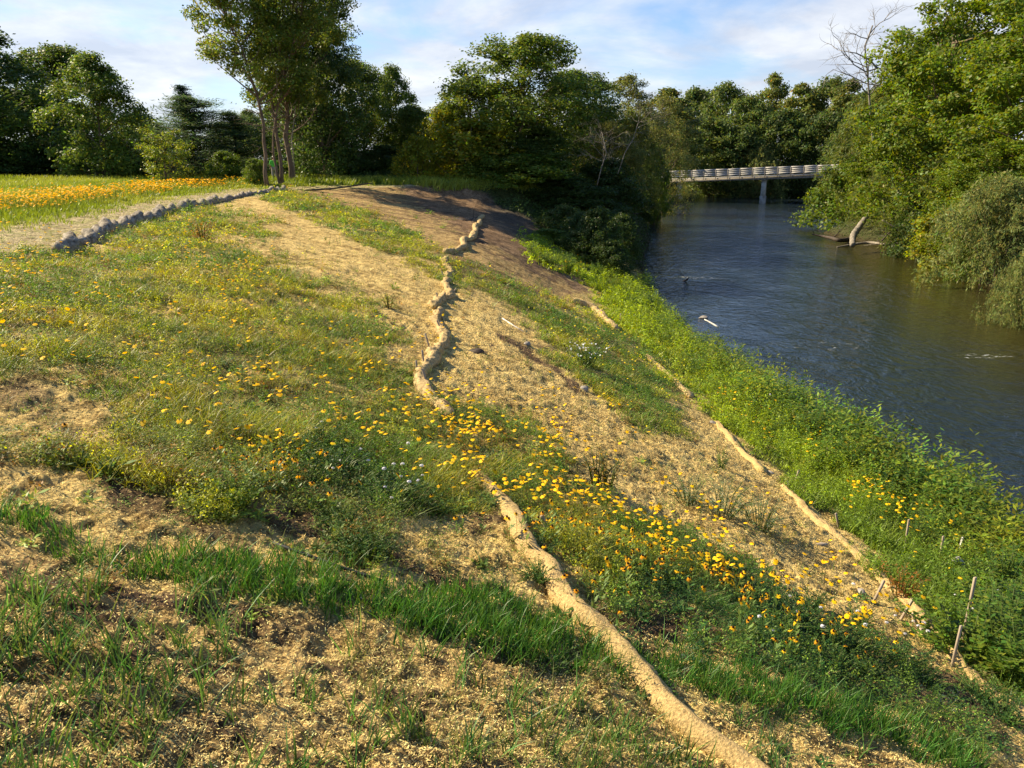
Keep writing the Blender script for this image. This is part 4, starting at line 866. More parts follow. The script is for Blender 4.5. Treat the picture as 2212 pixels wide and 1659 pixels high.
for (u, v, h, lx, ly, lab) in [(1885, 1305, .30, .45, .2, 'stake leaning right on the lower roll, upper one'), (1945, 1340, .28, .55, .2, 'stake leaning right on the lower roll, lower one'),
    (1718, 1040, .22, .2, 0, 'grey stake stub at the top end of the lower roll'), (1812, 1140, .25, -.3, 0, 'small stake on the downhill side of the lower roll'), (1985, 1360, .22, -.5, 0, 'short stake on the downhill side near the rock'),
    (1722, 937, .5, 0, 0, 'upright stake in weeds above the riverside bare patch'), (1783, 1010, .45, 0, 0, 'pale stake behind the yellow flower group'), (1955, 1180, .45, 0, 0, 'square-topped stake among the riverside flowers'), (2027, 1225, .5, 0, 0, 'stake hidden in the leafy riverside shrubs'), (1340, 700, .4, 0, 0, 'thin stake in the bright riverside grass')]:
    stake(u, v, h, .035, lab, (lx, ly))

# ------------------------------------------------------------------ rocks and debris
def rock(u, v, s, seed, label, mat=None, name='rock', cat='rock', z=None):
    rg = np.random.default_rng(seed); nph, nth = 10, 14
    th = np.linspace(0, 2*np.pi, nth, endpoint=False); ph = np.linspace(.02, np.pi-.02, nph); TH, PH = np.meshgrid(th, ph)
    D = np.stack([np.sin(PH)*np.cos(TH), np.sin(PH)*np.sin(TH), np.cos(PH)], -1)
    sc = np.array(s)*.5; r = 1+(fbm(D[..., 0]*1.6+seed, D[..., 1]*1.6+D[..., 2]*1.4, seed, 3)-.5)*.7
    for k in range(5):
        nn = unit(rg.normal(size=3)); dd = (D*nn).sum(-1)*r; r = np.where(dd > .72, r*.72/np.maximum(dd, .01), r)
    V = (D*r[..., None]*sc).reshape(-1, 3); i = np.arange(nph-1)[:, None]*nth; j = np.arange(nth)[None]; j2 = (j+1) % nth
    Fq = np.stack([i+j, i+nth+j, i+nth+j2, i+j2], -1).reshape(-1, 4)
    mb = MB(); mb.add(V, Fq); mb.add(V[:nth], np.array([[a, a+1, nth-1-a, nth-1-a] for a in range(0)]).reshape(0, 4) if False else np.array([[0, 1, 2, 2]]))
    o = mb.build(name, mat or M_rock, None, True); p = at(u, v) if z is None else at_z(u, v, z)
    o.location = (p[0], p[1], p[2]+s[2]*.2); o.rotation_euler = (0, 0, rg.random()*6)
    return tag(o, label, cat)
rock(1030, 762, (.35, .2, .12), 1, 'dark clod with a long shadow right of the slope roll', M_darkwood)
rock(1140, 745, (.18, .14, .10), 2, 'small grey-brown stone above the dark soil patch')
rock(1262, 843, (.2, .15, .11), 3, 'pale stone at the lower end of the dark soil patch')
rock(1965, 1300-12, (.1, .08, .06), 4, 'grey pebble under the weeds at the lower roll')
rock(1860, 1280, (.12, .09, .07), 5, 'grey stone beside the leaning stake of the lower roll')
rock(1992, 1368, (.14, .10, .12), 6, 'brown block-like stone on the lower roll', M_stake)
rock(1775, 1178, (.22, .06, .05), 7, 'reddish wood chunk lying on the bare straw near the lower roll', M_stake, 'wood_chunk', 'wood chunk')
rock(1540, 1000 - 85, (.16, .12, .08), 8, 'pale stone at the head of the short buried roll')
rock(1700, 1060-14, (.16, .10, .07), 9, 'slate-blue stone where the lower roll begins')
rock(1665, 1022, (.14, .07, .05), 10, 'dark blue-grey pebble left of the riverside flowers')
rock(1848, 493, (.95, .6, .5), 11, 'pale boulder in the river left of the leaning white log', M_rock, z=WATER)
rock(1520, 690-2, (.5, .3, .2), 12, 'pale stone at the waterline beside the bright grass', z=WATER)
rock(330, 590-8, (.1, .1, .06), 14, 'small stone in the soil below the grey rolls')
for k, (u, v) in enumerate([(1320, 1030), (870, 1180), (540, 1160)]): pass
def wood(name, pts, radii, label, cat, mat, twigs=0, seed=0, lump=.1):
    P = np.array(pts, float); b = P[0].copy(); D = densify(P-b, .12 if len(P) > 2 else .3); r = np.interp(np.linspace(0, 1, len(D)), np.linspace(0, 1, len(radii)), radii)
    mb = MB(); mb.tube(D, r, 9, lump=lump, seed=seed); rg = np.random.default_rng(seed)
    for k in range(twigs):
        i = rg.integers(len(D)//3, len(D)); branch(mb, rg, D[i], unit(rg.normal(size=3)+np.array([0, 0, .5])), rg.uniform(.6, 1.3), r[i]*.35, 1)
    o = mb.build(name, mat, None, True); o.location = b; return tag(o, label, cat)
YL = 64
def zat(u, v, z): return at_z(u, v, z)
wood('leaning_log', [at_y(1880, 455, 69), at_y(1868, 473, 67), at_y(1855, 492, 65), at_y(1843, 510, 63.5), at_y(1842, 530, 62)], [.16, .2, .24, .26, .2], 'bleached broken trunk leaning into the river from the right bank', 'log', M_dead, 0, 3, .25)
wood('driftwood_branch', [at_z(1842, 516, -6.8), at_z(1815, 519, -6.7), at_z(1795, 514, -6.6), at_z(1780, 511, -6.6), at_z(1755, 506, -6.5)], [.24, .20, .17, .12, .06], 'dark crooked branch reaching left over the water from the bleached trunk', 'branch', M_darkwood, 3, 4)
wood('driftwood_branch', [at_z(1808, 534, -6.95), at_z(1850, 527, -6.8), at_z(1880, 524, -6.7), at_z(1910, 528, -6.6), at_z(1945, 534, -6.7)], [.05, .10, .11, .10, .08], 'pale log lying flat on the water below the bleached trunk', 'branch', M_dead, 3, 5)
for k, (pts, lab) in enumerate([([(1968, 530), (1966, 500)], 'thin upright dead stem at the waterline under the willow'), ([(1975, 528), (1982, 503)], 'second thin dead stem leaning right at the waterline'), ([(1962, 515), (1930, 490), (1905, 475)], 'long thin dead stem sloping down to the water'), ([(1980, 545-12), (1950, 528), (1915, 520)], 'dead branch lying at the mud edge of the right bank'), ([(1905, 520), (1925, 500), (1950, 498)], 'dark root curving out of the right bank')]):
    pp = []
    for j, (u, v) in enumerate(pts): pp.append(at_y(u, v, 60.5+.4*j))
    wood('driftwood_branch', pp, [.07, .05, .03], lab, 'branch', M_dead if k != 4 else M_darkwood, 1, 30+k)
wood('floating_snag', [at_z(1475, 608, -7.05), at_z(1484, 604, -6.85), at_z(1487, 600, -6.55)], [.06, .05, .03], 'small dark snag poking out of the riffle near the left bank', 'snag', M_darkwood, 1, 8)
wood('driftwood_branch', [at_y(1552, 707, 26.5), at_y(1535, 697, 26.8), at_y(1522, 690, 27)], [.03, .03, .02], 'bleached stick at the waterline beyond the bright grass', 'branch', M_white, 0, 9)
wood('white_branch', [at(2068, 1222)+np.array([0, 0, .25]), at(2068, 1222)+np.array([.10, .15, .40])], [.022, .018], 'white broken branch standing up in the riverside shrubs', 'branch', M_white, 0, 10, .2)
wood('white_branch', [at(2040, 1240)+np.array([0, 0, .15]), at(2040, 1240)+np.array([.16, 0, .24]), at(2040, 1240)+np.array([.27, .02, .10])], [.03, .04, .03], 'white curled bark piece beside the broken white branch', 'branch', M_white, 0, 11, .3)
wood('dead_stick', [at(1085, 688), at(1130, 716)], [.02, .012], 'pale thin stick lying on the straw right of the roll', 'stick', M_white, 0, 12)
wood('buried_cable', [at(590, 1178)+np.array([0, 0, .02]), at(700, 1218)+np.array([0, 0, .02]), at(830, 1262)+np.array([0, 0, .02])], [.011, .011, .011], 'dark thin line lying across the straw left of the thick roll', 'line', M_fabric, 0, 13)
wood('dead_branch', [at(1855+25, 480), at(1015, 490)] if False else [at(985, 472), at(1010, 476), at(1035, 468)], [.05, .06, .03], 'dark root lying at the foot of the cut bank', 'branch', M_darkwood, 2, 14)
# long low timber edge along the top of the far slope
wood('timber_edge', [at_y(660, 411, 50.5), at_y(720, 407, 52), at_y(800, 396, 55)], [.05, .05, .04], 'low dark timber edge at the top of the slope near the tall trunks', 'timber', M_darkwood, 0, 15)

# ------------------------------------------------------------------ people behind the trunks
def person(u, y, label, shirt, face, seed, cap=True):
    g = ground3(u, 400, y); o = empty('person', (g[0], g[1], g[2]), label, 'person', rz=face)
    J = [(0, 0, .95), (0, 0, 1.12), (0, 0.01, 1.38), (0, .01, 1.50), (0, .0, 1.56),                  # pelvis, waist, chest, neck base, neck
         (.10, 0, .90), (.12, .05, .50), (.13, -.02, .09), (.13, .12, .04),                          # right leg
         (-.10, 0, .90), (-.12, -.03, .50), (-.13, -.10, .09), (-.13, .04, .04),
         (.19, 0, 1.42), (.24, .03, 1.14), (.20, .22, 1.02), (.19, .30, 1.00),
         (-.19, 0, 1.42), (-.25, 0, 1.14), (-.22, .16, .98), (-.21, .23, .95)]
    E = [(0, 1), (1, 2), (2, 3), (3, 4), (0, 5), (5, 6), (6, 7), (7, 8), (0, 9), (9, 10), (10, 11), (11, 12), (2, 13), (13, 14), (14, 15), (15, 16), (2, 17), (17, 18), (18, 19), (19, 20)]
    Rr = [.15, .135, .16, .075, .055, .095, .068, .042, .035, .095, .068, .042, .035, .07, .045, .032, .03, .07, .045, .032, .03]
    def skinmesh(name, idx, edges, grow, mat):
        me = bpy.data.meshes.new(name); mp = {k: i for i, k in enumerate(idx)}
        me.from_pydata([J[k] for k in idx], [(mp[a], mp[b]) for a, b in edges], [])
        ob = link(name, me, o); md = ob.modifiers.new('skin', 'SKIN'); md.use_smooth_shade = True
        for i, k in enumerate(idx):
            sv_ = me.skin_vertices[0].data[i]; sv_.radius = (Rr[k]*grow*(1.15 if k < 3 else 1), Rr[k]*grow*(.85 if k < 3 else 1)); sv_.use_root = (i == 0)
        sb = ob.modifiers.new('sub', 'SUBSURF'); sb.levels = 1; sb.render_levels = 2; me.materials.append(mat); return ob
    body = skinmesh('body', list(range(21)), E, 1.0, M_skin)
    # fingers: short chains on each hand, and head with features, in the body child
    fm = MB()
    for sgn, hp in ((1, np.array(J[16])), (-1, np.array(J[20]))):
        for f in range(4): fm.tube([hp+np.array([(f-1.5)*.02, .0, 0]), hp+np.array([(f-1.5)*.022, .05, -.02]), hp+np.array([(f-1.5)*.022, .075-.006*abs(f-1), -.055])], [.010, .009, .007], 6)
        fm.tube([hp+np.array([-sgn*.03, -.02, 0]), hp+np.array([-sgn*.055, .015, -.02]), hp+np.array([-sgn*.05, .04, -.035])], [.012, .010, .008], 6)
    fm.build('fingers', M_skin, o, True)
    hm = MB(); th = np.linspace(0, 2*np.pi, 16, endpoint=False); ph = np.linspace(.01, np.pi-.01, 12)
    TH, PH = np.meshgrid(th, ph); D = np.stack([np.sin(PH)*np.cos(TH)*.078, np.sin(PH)*np.sin(TH)*.098, np.cos(PH)*.118], -1)
    D[..., 0] *= 1-.25*sstep(0, -.1, D[..., 2]); V = (D+np.array([0, .015, 1.66])).reshape(-1, 3)
    i = np.arange(11)[:, None]*16; j = np.arange(16)[None]; Fq = np.stack([i+j, i+16+j, i+16+(j+1) % 16, i+(j+1) % 16], -1).reshape(-1, 4)
    hm.add(V, Fq); hm.tube([(0, .105, 1.68), (0, .13, 1.64), (0, .112, 1.63)], [.010, .016, .012], 6)
    for sx in (-1, 1): hm.tube([(sx*.075, .0, 1.63), (sx*.086, -.005, 1.66), (sx*.076, 0, 1.69)], [.008, .014, .008], 6)
    hm.build('head', M_skin, o, True)
    hr = MB(); k = (V[:, 2] > 1.66) | ((V[:, 1] < .0) & (V[:, 2] > 1.58)); Vh = (V-np.array([0, .015, 1.66]))*1.07+np.array([0, .005, 1.665])
    hr.add(Vh, np.array([f for f in Fq if k[f].all()])); hr.build('hair', M_hair, o, True)
    if cap:
        cpm = MB(); kk = V[:, 2] > 1.70; Vc = (V-np.array([0, .015, 1.66]))*1.13+np.array([0, .008, 1.665]); cpm.add(Vc, np.array([f for f in Fq if kk[f].all()]))
        cpm.box((0, .14, 1.715), (.13, .11, .012)); cpm.build('cap', M_cap, o, True)
    em = MB()
    for sx in (-1, 1): em.tube([(sx*.03, .105, 1.672), (sx*.03, .112, 1.672)], [.010, .006], 8)
    em.tube([(-.022, .108, 1.605), (0, .114, 1.602), (.022, .108, 1.605)], .005, 5); em.build('face_features', M_hair, o)
    skinmesh('shirt', [0, 1, 2, 3, 13, 14, 17, 18], [(0, 1), (1, 2), (2, 3), (2, 13), (13, 14), (2, 17), (17, 18)], 1.13, shirt)
    skinmesh('trousers', [0, 5, 6, 7, 9, 10, 11], [(0, 5), (5, 6), (6, 7), (0, 9), (9, 10), (10, 11)], 1.18, M_pants)
    sm = MB()
    for a, b in ((7, 8), (11, 12)):
        A_, B_ = np.array(J[a]), np.array(J[b]); sm.tube([A_+np.array([0, -.05, -.04]), A_+np.array([0, .03, -.035]), B_+np.array([0, .04, 0])], [.045, .052, .036], 8)
    sm.build('shoes', M_hair, o, True)
person(594.5, 60.5, 'person in a bright green shirt, white cap and khaki trousers between the tall trunks', M_shirtg, .4, 1)
person(567, 63, 'person in a bright yellow shirt mostly hidden behind the thin leaning trunk', M_shirty, -.6, 2)
# ------------------------------------------------------------------ low plants
def cand(n, r0, r1, az=42, rg=rng, power=0.0):
    """points on the ground, area density falling as r^-(2+power)"""
    q = rg.random(n)
    if power == 0: r = r0*(r1/r0)**q
    else: r = (r0**-power + q*(r1**-power - r0**-power))**(-1/power)
    a = R_(rg.uniform(-az, az, n)); x = r*np.sin(a); y = r*np.cos(a)
    return x, y, r
def R_arr(a): return a
R_old = R_
def R_(a): return np.radians(a) if isinstance(a, np.ndarray) else math.radians(a)
def keep(k, *arrs): return [a[k] for a in arrs]
def visible_uv(x, y, z, m=60):
    u, v = proj(x, y, z); return (u > -m) & (u < 2212+m) & (v < 1659+m*3) & (v > -m)
def blades(x, y, hh, ww, cols, rg, lean=.35, bend=.5, windx=.12, windy=-.05, seg=3, spread=0):
    n = len(x); z = hgt(x, y)-.01
    az = rg.random(n)*2*np.pi; dirx = np.cos(az); diry = np.sin(az); fa = rg.random(n)*np.pi
    L = lean*rg.random(n); Bn = bend*rg.random(n)
    wx = np.cos(fa)*ww*.5; wy = np.sin(fa)*ww*.5
    Vs = []
    for s in range(seg+1):
        t = s/seg
        cx_ = x + (dirx*(L*t+Bn*t*t) + windx*t)*hh; cy_ = y + (diry*(L*t+Bn*t*t) + windy*t)*hh
        cz = z + hh*(t - .35*Bn*t*t - .15*L*t); k = (1-t)**.6*(1 if t else .8)
        k = max(k, .06)
        Vs.append(np.stack([cx_-wx*k, cy_-wy*k, cz], 1)); Vs.append(np.stack([cx_+wx*k, cy_+wy*k, cz], 1))
    V = np.stack(Vs, 1).reshape(-1, 3); b = np.arange(n)[:, None]*(2*(seg+1))
    Fq = np.concatenate([np.stack([b[:, 0]+2*s, b[:, 0]+2*s+1, b[:, 0]+2*s+3, b[:, 0]+2*s+2], 1) for s in range(seg)])
    return V, Fq, np.repeat(cols, 2*(seg+1), 0)
def clump(x, y, nper, sp, rg):
    """turn each point into a tuft of nper points"""
    k = np.repeat(np.arange(len(x)), nper); return x[k]+rg.normal(size=len(k))*sp, y[k]+rg.normal(size=len(k))*sp, k
def merge(parts):
    V, Fq, C, n = [], [], [], 0
    for v, f, c in parts: V.append(v); Fq.append(f+n); C.append(c); n += len(v)
    return np.vstack(V), np.vstack(Fq), np.vstack(C)
def stuff(name, V, Fq, C, mat, label, cat):
    o = link(name, mesh_np(name, V, Fq, C, mat)); tag(o, label, cat, None, 'stuff'); return o
rs = np.random.default_rng(99)
def colvar(base, n, rg, v=.18, hue=.12):
    c = np.array(base)[None]*np.exp(rg.normal(size=(n, 1))*v); c[:, 0] *= np.exp(rg.normal(size=n)*hue); return c

def greener(x, y):
    # the plants low on the right slope are a deeper green species mix than the yellowing ones uphill
    u, v = proj(x, y, base_h(x, y)); t = (sstep(1150, 1350, u)*sstep(1180, 1330, v) + .6*sstep(.55, .75, fbm(x*.6, y*.6, 301, 3)))[:, None]; t = np.clip(t, 0, 1)
    return 1-t*np.array([.58, .36, .10])
# --- dense oat band and sparse oat tufts near the camera
x, y, r = cand(60000, 2.2, 24, rg=rs, power=-.6); z = base_h(x, y); dn = look(MO, x, y, z)
k = (rs.random(len(x)) < dn*1.0*(.45+.75*sstep(.3, .6, fbm(x*2, y*2, 61, 3)))) & visible_uv(x, y, z); x, y, r = keep(k, x, y, r)
X, Y, kk = clump(x, y, 5, .025, rs)
P1 = blades(X, Y, rs.uniform(.09, .19, len(X)), np.maximum(.0085, .0008*r[kk]), colvar((.065, .160, .024), len(X), rs, .28, .2), rs, .45, .5, .1, 0)
x, y, r = cand(26000, 2.0, 16, rg=rs, power=-.9); z = base_h(x, y); dn = look(MOS, x, y, z)
k = (rs.random(len(x)) < dn*1.1*sstep(.42, .60, fbm(x*2.6, y*2.6, 63, 3))) & visible_uv(x, y, z); x, y, r = keep(k, x, y, r)
X, Y, kk = clump(x, y, 7, .024, rs)
P2 = blades(X, Y, rs.uniform(.08, .25, len(X)), np.maximum(.0095, .0008*r[kk]), colvar((.085, .165, .035), len(X), rs, .3, .25), rs, .5, .55, .12, 0)
V, Fq, C = merge([P1, P2]); stuff('oat_grass', V, Fq, C, M_grass, 'bright green oat grass sprouting in bands and tufts across the near slope', 'grass')

# --- meadow-like grass on the slope, weedy strips and river bank
parts = []
x, y, r = cand(165000, 3.0, 62, rg=rs, power=-.15); z = base_h(x, y); g = look(MG, x, y, z)
cl = fbm(x*1.1, y*1.1, 71, 4)*.55+fbm(x*4, y*4, 73, 3)*.45
k = (rs.random(len(x)) < g*sstep(.47, .58, cl+.05*g)) & visible_uv(x, y, z) & (base_h(x, y) > -6.9); x, y, r = keep(k, x, y, r)
X, Y, kk = clump(x, y, 5, .045, rs)
hh = rs.uniform(.05, .20, len(X))*(.25+1.6*fbm(X*1.3, Y*1.3, 75, 2)**1.5)
base = np.where((vnoise(X*.7, Y*.7, 77) > .5)[:, None], np.array([.36, .35, .035]), np.array([.15, .225, .026]))
base = base*np.exp(rs.normal(size=(len(x), 1))*.3)[kk]*greener(X, Y)
base = np.where((rs.random(len(X)) < .16)[:, None], np.array([.33, .28, .10]), base)
parts.append(blades(X, Y, hh, np.maximum(.006, .0009*r[kk]), base*np.exp(rs.normal(size=(len(X), 1))*.2), rs, .9, .8, .25, -.08))
x, y, r = cand(95000, 7, 66, az=40, rg=rs); z = base_h(x, y); g = look(MBK, x, y, z)
k = (rs.random(len(x)) < g*(.35+.65*sstep(.3, .6, fbm(x*.9, y*.9, 79, 3)))) & (z > -7.05) & visible_uv(x, y, z); x, y, r = keep(k, x, y, r)
X, Y, kk = clump(x, y, 5, .07, rs)
tall = sstep(-5.2, -6.3, base_h(X, Y))
hh = rs.uniform(.12, .38, len(X))*(.6+.5*tall)*(.35+1.1*vnoise(X*.6, Y*.6, 81))
lum = sstep(10, 20, Y)*sstep(44, 34, Y)
base = (np.array([.17, .24, .03])*(1-lum[:, None])+np.array([.33, .38, .026])*lum[:, None])*np.exp(rs.normal(size=(len(x), 1))*.3)[kk]
parts.append(blades(X, Y, hh, np.maximum(.009, .0010*r[kk]), base*np.exp(rs.normal(size=(len(X), 1))*.22), rs, .5, .5, .1, 0))
# sparse thin sprouts over the bare mulch
x, y, r = cand(60000, 3, 55, rg=rs); z = base_h(x, y); u, v = proj(x, y, z)
k = (rs.random(len(x)) < .16*sstep(.45, .7, fbm(x*1.4, y*1.4, 83, 3))) & (x > cv(C_crest, y)) & (z > -6) & visible_uv(x, y, z) & (look(cutm, x, y, z) < .3) & (look(rake_shadow, x, y, z) < .4); x, y, r = keep(k, x, y, r)
X, Y, kk = clump(x, y, 5, .03, rs)
parts.append(blades(X, Y, rs.uniform(.04, .13, len(X)), np.maximum(.004, .0008*r[kk]), colvar((.19, .225, .05), len(X), rs), rs, .8, .7, .15, 0))
# plateau grass: knoll and meadow
x, y, r = cand(330000, 14, 76, rg=rs, power=-.8); z = base_h(x, y); dd = cv(C_crest, y)-x+(fbm(x*.35, y*.35, 45, 3)-.5)
pl = np.where(y < 56, sstep(3.4, 5.2, dd)*.85+sstep(2.0, 3.4, dd)*.14, 0)+sstep(55.5, 57.5, y+.35*(x+6))*(x < cv(C_crest, y)+1.2)*.9
k = (rs.random(len(x)) < pl) & visible_uv(x, y, z, 30) & (x < cv(C_mid, y)-.5); x, y, r = keep(k, x, y, r); dd = dd[k]
X, Y, kk = clump(x, y, 4, .08, rs)
hh = rs.uniform(.15, .42, len(X))*np.clip(.25+dd[kk]*.09, .3, 1.1); hh = np.where(Y > 55, rs.uniform(.25, .6, len(X)), hh)
base = np.where((vnoise(X*.25, Y*.25, 85) > .5)[:, None], np.array([.20, .26, .03]), np.array([.28, .32, .045]))
parts.append(blades(X, Y, hh, np.maximum(.01, .0011*r[kk]), base*np.exp(rs.normal(size=(len(X), 1))*.2), rs, .4, .5, .1, 0, seg=2) if False else blades(X, Y, hh, np.maximum(.01, .0011*r[kk]), base*np.exp(rs.normal(size=(len(X), 1))*.2), rs, .4, .5, .1, 0))
V, Fq, C = merge(parts); stuff('wild_grass', V, Fq, C, M_grass, 'mixed wild grass covering the weedy strips, river bank and meadow', 'grass')

# --- broadleaf ground cover
parts = []
def herb(x, y, hh, sp, nl, ls, cols, rg, asp=.5):
    k = np.repeat(np.arange(len(x)), nl); n = len(k); t = rg.random(n)**.7
    a = rg.random(n)*6.28; rr = sp[k]*rg.random(n)**.5*(1-.4*t)
    X = x[k]+np.cos(a)*rr; Y = y[k]+np.sin(a)*rr; Z = hgt(x, y)[k]+t*hh[k]+.01
    P = np.stack([X, Y, Z], 1); N = np.stack([np.cos(a)*.5, np.sin(a)*.5, np.full(n, .8)], 1)+rg.normal(size=(n, 3))*.45
    return leaf_quads(P, N, ls[k]*rg.uniform(.6, 1.3, n), asp, cols[k]*np.exp(rg.normal(size=(n, 1))*.2), rg, np.stack([np.cos(a), np.sin(a), rg.normal(size=n)*.4], 1)+rg.normal(size=(n, 3))*.4)
x, y, r = cand(120000, 3.5, 60, rg=rs); z = base_h(x, y); g = look(MG, x, y, z)
k = (rs.random(len(x)) < g*.9*sstep(.40, .62, fbm(x*1.6, y*1.6, 91, 4)+.02*g)) & visible_uv(x, y, z); x, y, r = keep(k, x, y, r)
base = np.where((vnoise(x*.8, y*.8, 93) > .55)[:, None], np.array([.10, .19, .026]), np.array([.32, .34, .032])); base = base*np.exp(rs.normal(size=(len(x), 1))*.35)*greener(x, y)
parts.append(herb(x, y, rs.uniform(.04, .24, len(x)), np.maximum(.06, .005*r), 14, np.maximum(.022, .0022*r), base, rs, .42))
x, y, r = cand(110000, 7, 64, az=40, rg=rs); z = base_h(x, y); g = look(MBK, x, y, z)
k = (rs.random(len(x)) < g*.9*sstep(.32, .58, fbm(x*.8, y*.8, 95, 4))) & (z > -7.05) & visible_uv(x, y, z); x, y, r = keep(k, x, y, r)
tl = sstep(-5.4, -6.4, base_h(x, y)); dk = sstep(16, 9, y)*.6
base = np.array([.25, .34, .022])*(1-dk[:, None])+np.array([.06, .14, .026])*dk[:, None]; base = base*np.exp(rs.normal(size=(len(x), 1))*.25)
parts.append(herb(x, y, rs.uniform(.2, .55, len(x))*(.6+tl*.9), np.maximum(.10, .006*r), 18, np.maximum(.04, .0028*r), base, rs, .45))
# low plants at the foot of the woods
x, y, r = cand(40000, 52, 90, az=40, rg=rs); z = base_h(x, y)
k = (rs.random(len(x)) < .5) & (y + .5*(x+6) > 57) & (z > -7) & (z < -1) & visible_uv(x, y, z, 10) & (look(cutm, x, y, z) < .3); x, y, r = keep(k, x, y, r)
parts.append(herb(x, y, rs.uniform(.2, .9, len(x)), np.full(len(x), .4), 8, np.full(len(x), .16), np.array([[.06, .10, .022]])*np.exp(rs.normal(size=(len(x), 1))*.3), rs))
V, Fq, C = merge(parts); stuff('ground_cover_herbs', V, Fq, C, M_leaf, 'low leafy weeds and clover covering the slope and river bank', 'weeds')

# --- shredded straw mulch lying on the near ground
x, y, r = cand(380000, 1.9, 16, rg=rs, power=-.2); z = base_h(x, y)
k = visible_uv(x, y, z) & (look(MBK, x, y, z) < .4) & (x > cv(C_crest, y)-1) & (rs.random(len(x)) > look(MD, x, y, z)*.7); x, y, r = keep(k, x, y, r)
n = len(x); a = rs.random(n)*np.pi; L = rs.uniform(.006, .028, n)*np.maximum(1, r/9); zz = hgt(x, y)+rs.uniform(.002, .014, n)
P = np.stack([x, y, zz], 1)
V, Fq, C = leaf_quads(P, rs.normal(size=(n, 3))*.45+np.array([-.1, 0, 1]), L, .2, colvar((.74, .55, .21), n, rs, .3, .05), rs)
M_flake = mat_rough('straw_flake', (.8, .8, .8), (1, 1, 1), 30, .9, 0, attr=True)
stuff('straw_mulch', V, Fq, C, M_flake, 'shredded tan straw mulch scattered over the bare soil', 'straw mulch')

# ------------------------------------------------------------------ flowers
def flower_geo(rg, stemh, rad, npet=12, droop=.25, cone=.011, pcol=(.92, .55, .012)):
    """stem with leaves, ring of petals, dark cone; each a mesh"""
    s = MB(); lean = rg.normal(size=2)*.08*stemh
    P = np.array([[0, 0, -.02], [lean[0]*.3, lean[1]*.3, stemh*.5], [lean[0], lean[1], stemh]]); s.tube(P, [.0028, .0024, .002], 4, (.13, .19, .035))
    n = 9; z = rg.uniform(.02, stemh*.75, n); a = rg.random(n)*6.28; L = rg.uniform(.035, .08, n)
    c = np.stack([np.interp(z, P[:, 2], P[:, 0])+np.cos(a)*L*.5, np.interp(z, P[:, 2], P[:, 1])+np.sin(a)*L*.5, z+.01], 1)
    V, Fq, C = leaf_quads(c, np.stack([-np.cos(a)*.5, -np.sin(a)*.5, np.ones(n)], 1), L*1.2, .32, colvar((.13, .20, .035), n, rg), rg, np.stack([np.cos(a), np.sin(a), np.full(n, .5)], 1))
    s.add(V, Fq, C)
    top = np.array([lean[0], lean[1], stemh]); tilt = rg.normal(size=2)*.35
    def tl(q): return np.stack([q[:, 0], q[:, 1], q[:, 2]+q[:, 0]*tilt[0]+q[:, 1]*tilt[1]], 1)+top
    p = MB(); pc = np.array(pcol)
    for k in range(npet):
        a = k*2*np.pi/npet+rg.normal()*.08; dr = np.array([np.cos(a), np.sin(a)]); pr = np.array([-dr[1], dr[0]]); w_ = rad*.26; R1 = rad*rg.uniform(.88, 1.08); dz = -droop*rad*rg.uniform(.3, 1.6)
        q = np.array([[*(dr*.006-pr*w_*.35), .002], [*(dr*.006+pr*w_*.35), .002], [*(dr*R1*.62+pr*w_*.6), dz*.35], [*(dr*R1*.62-pr*w_*.6), dz*.35], [*(dr*R1), dz]])
        p.add(tl(q), [[0, 1, 2, 3], [3, 2, 4, 4]], pc*np.exp(rg.normal()*.08))
    cn = MB(); cn.tube(tl(np.array([[0, 0, -.002], [0, 0, cone*.6], [0, 0, cone*1.25]])), [cone, cone*.95, cone*.35], 7, (.045, .02, .012))
    return s, p, cn
rf = np.random.default_rng(404)
FV = []
for q in range(12):
    s, p, c = flower_geo(rf, rf.uniform(.14, .32), rf.uniform(.022, .035), int(rf.integers(8, 14)), (.25 if q < 9 else .6), .011, [(.92, .49, .010), (.92, .56, .014), (.88, .38, .01)][q % 3])
    FV.append((s.mesh('stem', M_grass), p.mesh('petals', M_petal), c.mesh('flower_center', M_petal)))
